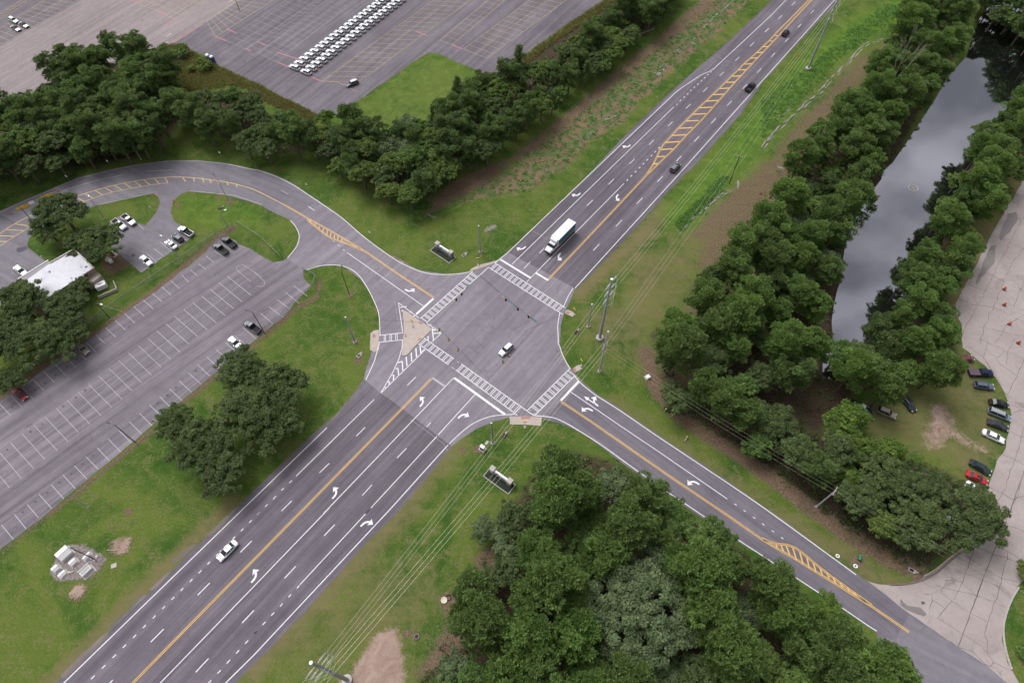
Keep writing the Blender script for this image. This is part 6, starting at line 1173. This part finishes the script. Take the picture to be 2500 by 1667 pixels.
PONDW=[(p.x,p.y) for p in pw_pond]; POND_Y=400
def grove(poly,kinds,d,where,end,seed,zc=10,smin=.85,smax=1.15,avoid=None,maxn=999):
    """trees with their crowns over the traced outline; labels count from one end"""
    r=random.Random(seed); pw=[(G(*p,zc).x,G(*p,zc).y) for p in poly]; x0,x1=min(p[0] for p in pw),max(p[0] for p in pw); y0,y1=min(p[1] for p in pw),max(p[1] for p in pw); got=[]
    for _ in range(9000):
        x,y=r.uniform(x0,x1),r.uniform(y0,y1)
        if not inpoly(x,y,pw) or ('left' in where and 'pond' in where and 'beyond' not in where and inpoly(x,y,PONDW)): continue
        if any((x-a)**2+(y-b)**2<(d*.5+q*.5)**2 for a,b,q in taken): continue
        taken.append((x,y,d)); got.append((x,y))
        if len(got)>=maxn: break
    E_=G(*end); got.sort(key=lambda p:(p[0]-E_.x)**2+(p[1]-E_.y)**2); cnt={}
    for x,y in got:
        k=r.choice(kinds); nm=KN[k.rstrip('0123456789')][1]; cnt[nm]=cnt.get(nm,0)+1; i=cnt[nm]
        suf='th' if 10<i%100<14 else {1:'st',2:'nd',3:'rd'}.get(i%10,'th')
        s=r.uniform(smin,smax); tree(k,x,y,s,f'{nm} {i}{suf} from {where}','trees of '+where.split(' of ',1)[1].split(',')[0])
    LOG.append((where,len(got)))
def hero(key,px,label,s=1.0,group=None,zf=.62):
    h=PROTO[key][2]*s; p=G(*px,h*zf); tree(key,p.x,p.y,s,label,group); taken.append((p.x,p.y,PROTO[key][3]*s*1.5))
# big single trees
og='big oaks beside the highway lawn'
for k,px,s,l in (('oak1',(590,905),.95,'topmost dark oak of the clump beside the silver sedan'),('oak0',(678,950),.92,'dark oak at the right side of the highway clump'),('oak2',(610,1015),.92,'broadest dark oak in the middle of the highway clump'),('oak1',(430,1035),.8,'leftmost oak of the highway clump, toward the lamp post'),('oak0',(500,1085),.9,'oak at the lower left of the highway clump'),('oak1',(668,1035),.9,'lower right oak of the clump, nearest the highway'),('oak1',(545,1150),.85,'lowest oak of the highway clump')): hero(k,px,l,s,og)
bg_='dark oaks around the white-roofed building'
for k,px,s,l in (('oak0',(150,520),.95,'grey-leaved oak on the grass island above the building'),('oak1',(115,560),.75,'smaller oak leaning left on the grass island'),('oak1',(250,590),.95,'oak between the building and the white pickup'),('oak0',(195,590),.6,'oak filling the gap above the torn roof corner'),('oak2',(48,742),.8,'large oak at the left edge below the building'),('oak0',(168,752),.8,'oak covering the right end of the white roof'),('oak1',(195,700),.55,'small oak against the beige annex'),('oak2',(105,835),.78,'large oak below the building nearest the fence'),('oak0',(10,830),.9,'oak on the left frame edge below the building'),('oak1',(20,930),.6,'lowest oak on the left frame edge'),('oak1',(165,820),.7,'oak between the annex and the lamp post by the fence')): hero(k,px,l,s,bg_)
hero('grey0',(1565,1475),'huge grey-green tree in the middle of the lower wood',1.02,None,.6)
hero('oak2',(2372,1258),'wide dark oak overhanging the concrete apron',.80); hero('oak1',(2240,1270),'dark oak left of the wide one by the apron',.95); hero('oak1',(2275,1195),'dark oak above the wide one, toward the red sedan',.72)
hero('oak0',(1880,1030),'blue-grey oak at the wood edge below the clearing',.75); hero('yel0',(2070,1030),'yellow-green tree below the blue pickup in the shade',1.15); hero('yel0',(2170,1110),'bright yellow-green tree in the wood above the south road',.9); hero('yel0',(2090,1085),'leafy yellow-green tree under the first one by the clearing',.95)
hero('pine1',(1665,855),'tall pine with a leaning bare trunk at the wood corner',1.0); hero('spire0',(1268,140),'single tall pine standing above the belt edge by the storage lot',1.15,None,.7)
hero('yel0',(795,290),'yellow-green tree beside the storage lot corner',.75); hero('grey1',(1800,1490),'pale olive tree left of the road in the lower wood',.9); hero('yel0',(1780,1540),'bright green tree low in the lower wood',.8); hero('rust0',(1665,1340),'rust-brown tree in a dark gap of the lower wood',1.0); hero('rust0',(1700,1375),'second rust-brown tree beside the dark gap',.8)
hero('grey1',(1120,1640),'pale tree at the bottom left corner of the lower wood',.8); hero('pine3',(1290,1560),'light green pine at the bottom of the lower wood',1.0); hero('yel0',(2010,1500),'yellowish tree beside the gap in the lower wood',.9)
hero('grey1',(1240,1330),'grey-green tree at the left side of the lower wood',.8); hero('grey1',(1180,1290),'bare-edged pale tree beside the reddish brush pile',.6)
for k,px,l in (('broad1',(2045,868),'leafy tree leaning over the near end of the pond'),('pine1',(2085,905),'tall pine between the near end of the pond and the blue pickup'),('brd0',(2100,862),'small dark tree at the right corner of the pond end')): hero(k,px,l,.85)
# woods
G1=[(-80,470),(0,425),(60,405),(130,385),(210,375),(310,350),(395,330),(430,270),(440,200),(400,145),(330,115),(270,110),(190,150),(120,180),(90,220),(40,260),(-80,300)]
G2=[(462,232),(540,225),(600,240),(680,275),(720,300),(725,350),(640,360),(590,340),(500,315),(458,280)]
G3=[(745,320),(850,300),(960,325),(1010,275),(1075,262),(1130,205),(1190,195),(1240,205),(1190,360),(1085,415),(1030,470),(965,465),(900,430),(830,395),(755,355)]
G3b=[(1190,200),(1310,170),(1430,80),(1530,-20),(1560,-60),(1660,-60),(1630,10),(1560,70),(1485,140),(1395,205),(1335,255),(1250,320),(1190,360)]
G4=[(2230,-40),(2200,60),(2170,110),(2110,195),(2050,265),(1990,320),(1955,360),(1940,410),(1920,500),(1855,545),(1790,620),(1750,660),(1725,710),(1650,780),(1610,850),(1615,910),(1700,990),(1780,1030),(1870,1000),(1908,960),(1968,900),(1998,830),(2008,760),(2023,680),(2048,590),(2088,490),(2128,400),(2178,320),(2246,250),(2286,180),(2336,90),(2376,-40)]
G5=[(2544,180),(2464,262),(2404,335),(2354,425),(2324,505),(2286,570),(2229,640),(2189,720),(2144,790),(2094,850),(2099,910),(2124,945),(2200,945),(2300,905),(2330,840),(2320,740),(2355,640),(2400,540),(2455,440),(2530,320)]
G5t=[(2400,-30),(2420,15),(2500,50),(2560,130),(2640,60),(2640,-60),(2420,-70)]
G6=[(1780,1010),(1850,1010),(1930,1040),(2010,1080),(2110,1130),(2210,1150),(2250,1200),(2240,1290),(2160,1270),(2060,1200),(1960,1150),(1860,1075),(1780,1040)]
G7=[(1060,1640),(1110,1570),(1155,1500),(1150,1430),(1210,1330),(1240,1270),(1310,1190),(1370,1140),(1430,1150),(1500,1165),(1590,1190),(1640,1220),(1690,1275),(1760,1320),(1860,1375),(1930,1430),(1990,1475),(2050,1530),(2100,1570),(2150,1610),(2190,1700),(1050,1720)]
pn=['pine0','pine1','pine2','pine3']; pd=['pined0','pined1','pined2']; br_=['broad0','broad1','broad2']; bd=['brd0','brd1']
grove(G1,pd*3+bd*2+br_+['spire0'],5.2,'the curve end of the left wood',(420,330),1,8)
grove(G2,pd+bd*2,5.8,'the left end of the short clump above the curve',(450,280),2,8,.8,1.0)
grove(G3,['grey1']+pd*2+bd+['spire0']+br_,4.7,'the left end of the wood above the entrance sign',(745,330),3,8,.75,1.0)
grove(G3b,pd+['spire0','spire1']+bd+br_,4.4,'the near end of the belt beside the brushy field',(1190,360),4,7,.7,.95)
grove(G4,pn*4+pd+br_+['yel0','grey1']+bd,5.7,'the junction end of the left pond bank wood',(1620,900),5,12,.78,1.05,maxn=118)
grove(G5,pn*2+pd+br_*2,5.5,'the clearing end of the right pond bank wood',(2100,950),6,11,.72,.98)
grove(G5t,pd+br_+bd,5.5,'the left end of the wood beyond the pond',(2400,0),7,9,.8,1)
grove(G6,bd*2+br_*2+['yel0']+['pined0','oak1'],5.4,'the left end of the wood along the side road',(1780,1020),8,8,.75,1.0)
grove(G7,pn*3+br_*2+['yel0','grey1','yel0']+bd+['pined1'],5.8,'the top corner of the lower wood',(1370,1140),9,11,.78,1.08)
# understory in the gaps
G7b=G7; taken.clear()
for poly,wh_,end,sd_,n_ in ((G7,'the top corner of the lower wood, understory layer',(1370,1140),21,34),(G4,'the junction end of the left pond bank, understory layer',(1620,900),22,34),(G5,'the clearing end of the right pond bank, understory layer',(2100,950),23,16),(G3b,'the near end of the brushy-field belt, understory layer',(1190,360),24,20),(G6,'the left end of the side road wood, understory layer',(1780,1020),25,16)):
    grove(poly,['brd0','brd1','broad2'],7.5,wh_,end,sd_,3.0,.40,.6,maxn=n_)
for k,(t_,x,y,s,l) in enumerate(((1,1640,490,1.6,'dark round shrub at the storage lot corner'),(1,1560,500,1.2,'grey shrub left of the dark round one'),(1,1840,610,1.5,'pale green shrub below the portable toilets'),(1,1720,640,1.1,'low shrub between fence and weeds'),(4,1490,540,1.0,'shrub at the gravel tip of the pond wood'),(9,690,30,1.3,'rust-coloured shrub behind the tan station wagon'),(16,2345,600,1.2,'shrub at the right edge bed'),(16,2330,1290,1.2,'green shrub in the lower right bed'))):
    p=G(*P(t_,x,y)); tree('bush%d'%(k%2),p.x,p.y,s,l)
# dead trees and branches
def deadtree(at,label,h,seed,name='dead_tree',zb_=0,spread=.5):
    r=random.Random(seed); B=G(*at,zb_); b=MB()
    def grow_(p,d,l,rad,n):
        e=p+d*l; b.tube(p,e,rad,rad*.65,6,False)
        if n==0: return
        for _ in range(r.choice((2,3))): grow_(e,(d+Vector((r.uniform(-spread,spread),r.uniform(-spread,spread),r.uniform(-.1,spread)))).normalized(),l*r.uniform(.5,.8),rad*.6,n-1)
    grow_(Vector((0,0,0)),Vector((r.uniform(-.1,.1),r.uniform(-.1,.1),1)).normalized(),h*.5,.16,4)
    o=b.build(name,DEADW); o.location=(B.x,B.y,0); return tag(o,label,'dead tree')
q=G(*P(4,1090,900),12); 
for at,l,h,sd_ in (((2150,262),'bleached bare tree rising from the pond bank pines',19,3),((2164,300),'second smaller bleached bare tree below the first',15,4),(P(3,235,985),'grey bare snag at the belt edge',9,5),(P(3,320,960),'slender grey snag right of the other belt snag',8,6),(P(2,2255,1225),'pale bare trunk at the right end of the upper wood',10,8)): deadtree(at,l,h,sd_)
def fallen(at,rz,L_,label,seed):
    r=random.Random(seed); B=G(*at,1); b=MB(); p=Vector((0,0,1.0)); d=Vector((1,0,.28))
    for k in range(6):
        e=p+Vector((L_/6,r.uniform(-.4,.4),.35)); b.tube(p,e,.22-.03*k,.19-.03*k,7,False)
        for _ in range(2): q=Vector((r.uniform(.5,1.5),r.uniform(-1.6,1.6),r.uniform(-.2,.9))); b.tube(e,e+q,.06,.02,5,False); b.tube(e+q,e+q*1.6+Vector((0,r.uniform(-.5,.5),0)),.03,.01,4,False)
        p=e
    o=b.build('fallen_branch',DEADW); o.location=(B.x,B.y,0); o.rotation_euler=(0,0,rz); return tag(o,label,'branch')
fallen((1755,1545),R_(35),9,'long bare branch in the dark gap of the lower wood',1); fallen((1810,1650),R_(10),7,'bleached branch at the bottom of the lower wood',2); fallen((1235,1580),R_(15),6,'bare branches under the light green pine',3); fallen((1560,82),R_(-10),5,'bare branch fallen out of the belt onto the brush',4); fallen(P(14,1850,945),R_(20),2.5,'thin pale stick on the bare ground left of the lower wood',5)
# low growth nobody could count
def tufts(name,label,cat,polys,n,ln,wd,m,seed,mound=.5,clump=True):
    rs=np.random.default_rng(seed); pts=[]
    for poly,f in polys:
        pw=[(G(*p).x,G(*p).y) for p in poly]; x0,x1=min(p[0] for p in pw),max(p[0] for p in pw); y0,y1=min(p[1] for p in pw),max(p[1] for p in pw); k=int(n*f); got=0
        cxs=rs.uniform([x0,y0],[x1,y1],(k*3,2))
        for x,y in cxs:
            if inpoly(x,y,pw) and not inpoly(x,y,PONDW):
                pts.append((x,y)); got+=1
                if got>=k: break
    P0=np.array(pts); per=16 if clump else 5; Pn=np.repeat(P0,per,0); sp=np.repeat(rs.uniform(.25,.8,(len(P0),1)),per,0); Pn=Pn+rs.normal(size=Pn.shape)*sp*.7
    zz=rs.uniform(.05,1,(len(Pn),1))*mound*sp; p=np.concatenate([Pn,zz],1); N_=len(p)
    a=np.concatenate([rs.normal(size=(N_,2)),np.full((N_,1),.55)],1); a/=np.linalg.norm(a,axis=1,keepdims=True); t=np.cross(a,rs.normal(size=(N_,3))); t/=np.linalg.norm(t,axis=1,keepdims=True); l=ln*rs.uniform(.5,1.4,(N_,1)); w=wd*rs.uniform(.5,1.4,(N_,1))
    V=np.stack([p-t*w*.5,p+t*w*.5,p+t*w*.4+a*l,p-t*w*.4+a*l],1).reshape(-1,3); lt=np.repeat(rs.random((len(P0),1)),per,0); Cc=np.concatenate([lt,rs.random((N_,1)),lt,np.ones((N_,1))],1).repeat(4,0)
    me=bpy.data.meshes.new(name); me.vertices.add(len(V)); me.vertices.foreach_set('co',V.astype(np.float32).ravel()); me.loops.add(len(V)); me.loops.foreach_set('vertex_index',np.arange(len(V),dtype=np.int32)); me.polygons.add(N_); me.polygons.foreach_set('loop_start',np.arange(0,len(V),4,dtype=np.int32)); me.polygons.foreach_set('loop_total',np.full(N_,4,np.int32)); me.update()
    ca=me.color_attributes.new('tint','FLOAT_COLOR','POINT'); ca.data.foreach_set('color',Cc.astype(np.float32).ravel()); me.materials.append(m); o=bpy.data.objects.new(name,me); col.objects.link(o); return tag(o,label,cat,kind='stuff')
ROWV=TP(4,[(1100,40),(1300,60),(1150,200),(900,380),(700,520),(560,700),(400,860),(200,1030),(0,1250),(0,900),(200,760),(400,620),(600,440),(800,260)])
tufts('brush','low blue-green brush growing over the cleared strip','brush',[(BRUSH,1.0),(BROWN_L,.12)],3000,.34,.16,LM['weed'],1,.35)
tufts('tall_weeds','rank green weeds along the verge ditch right of the highway','weeds',[(ROWV,1.0),(TP(7,[(1500,500),(1560,420),(1750,250),(1900,80),(2000,60),(1850,250),(1650,440),(1540,560)]),.35)],2600,.4,.16,LM['weed'],2,.35)
tufts('tall_grass','yellowing tall grass and weeds along the storage lot edge','grass',[(TP(1,[(1460,440),(1550,395),(1650,430),(1900,560),(2150,690),(2350,790),(2350,860),(2100,760),(1900,800),(1640,820),(1560,600)]),.5),(TP(2,[(0,740),(250,880),(560,1030),(560,1090),(300,1000),(0,860)]),.3),(TP(3,[(0,600),(130,520),(500,250),(870,0),(980,0),(700,190),(420,380),(180,560)]),.7)],3600,.5,.13,LM['tall'],3,.5)
tufts('undergrowth','dark ferns and scrub on the floor of the woods','undergrowth',[(LITTER[0],.35),(LITTER[1],.35),(LITTER[3],.2),(LITTER[5],.25),(LITTER[4],.1)],3600,.45,.2,LM['oak'],4,.7)
print('GROVES',LOG,sum(n for _,n in LOG))
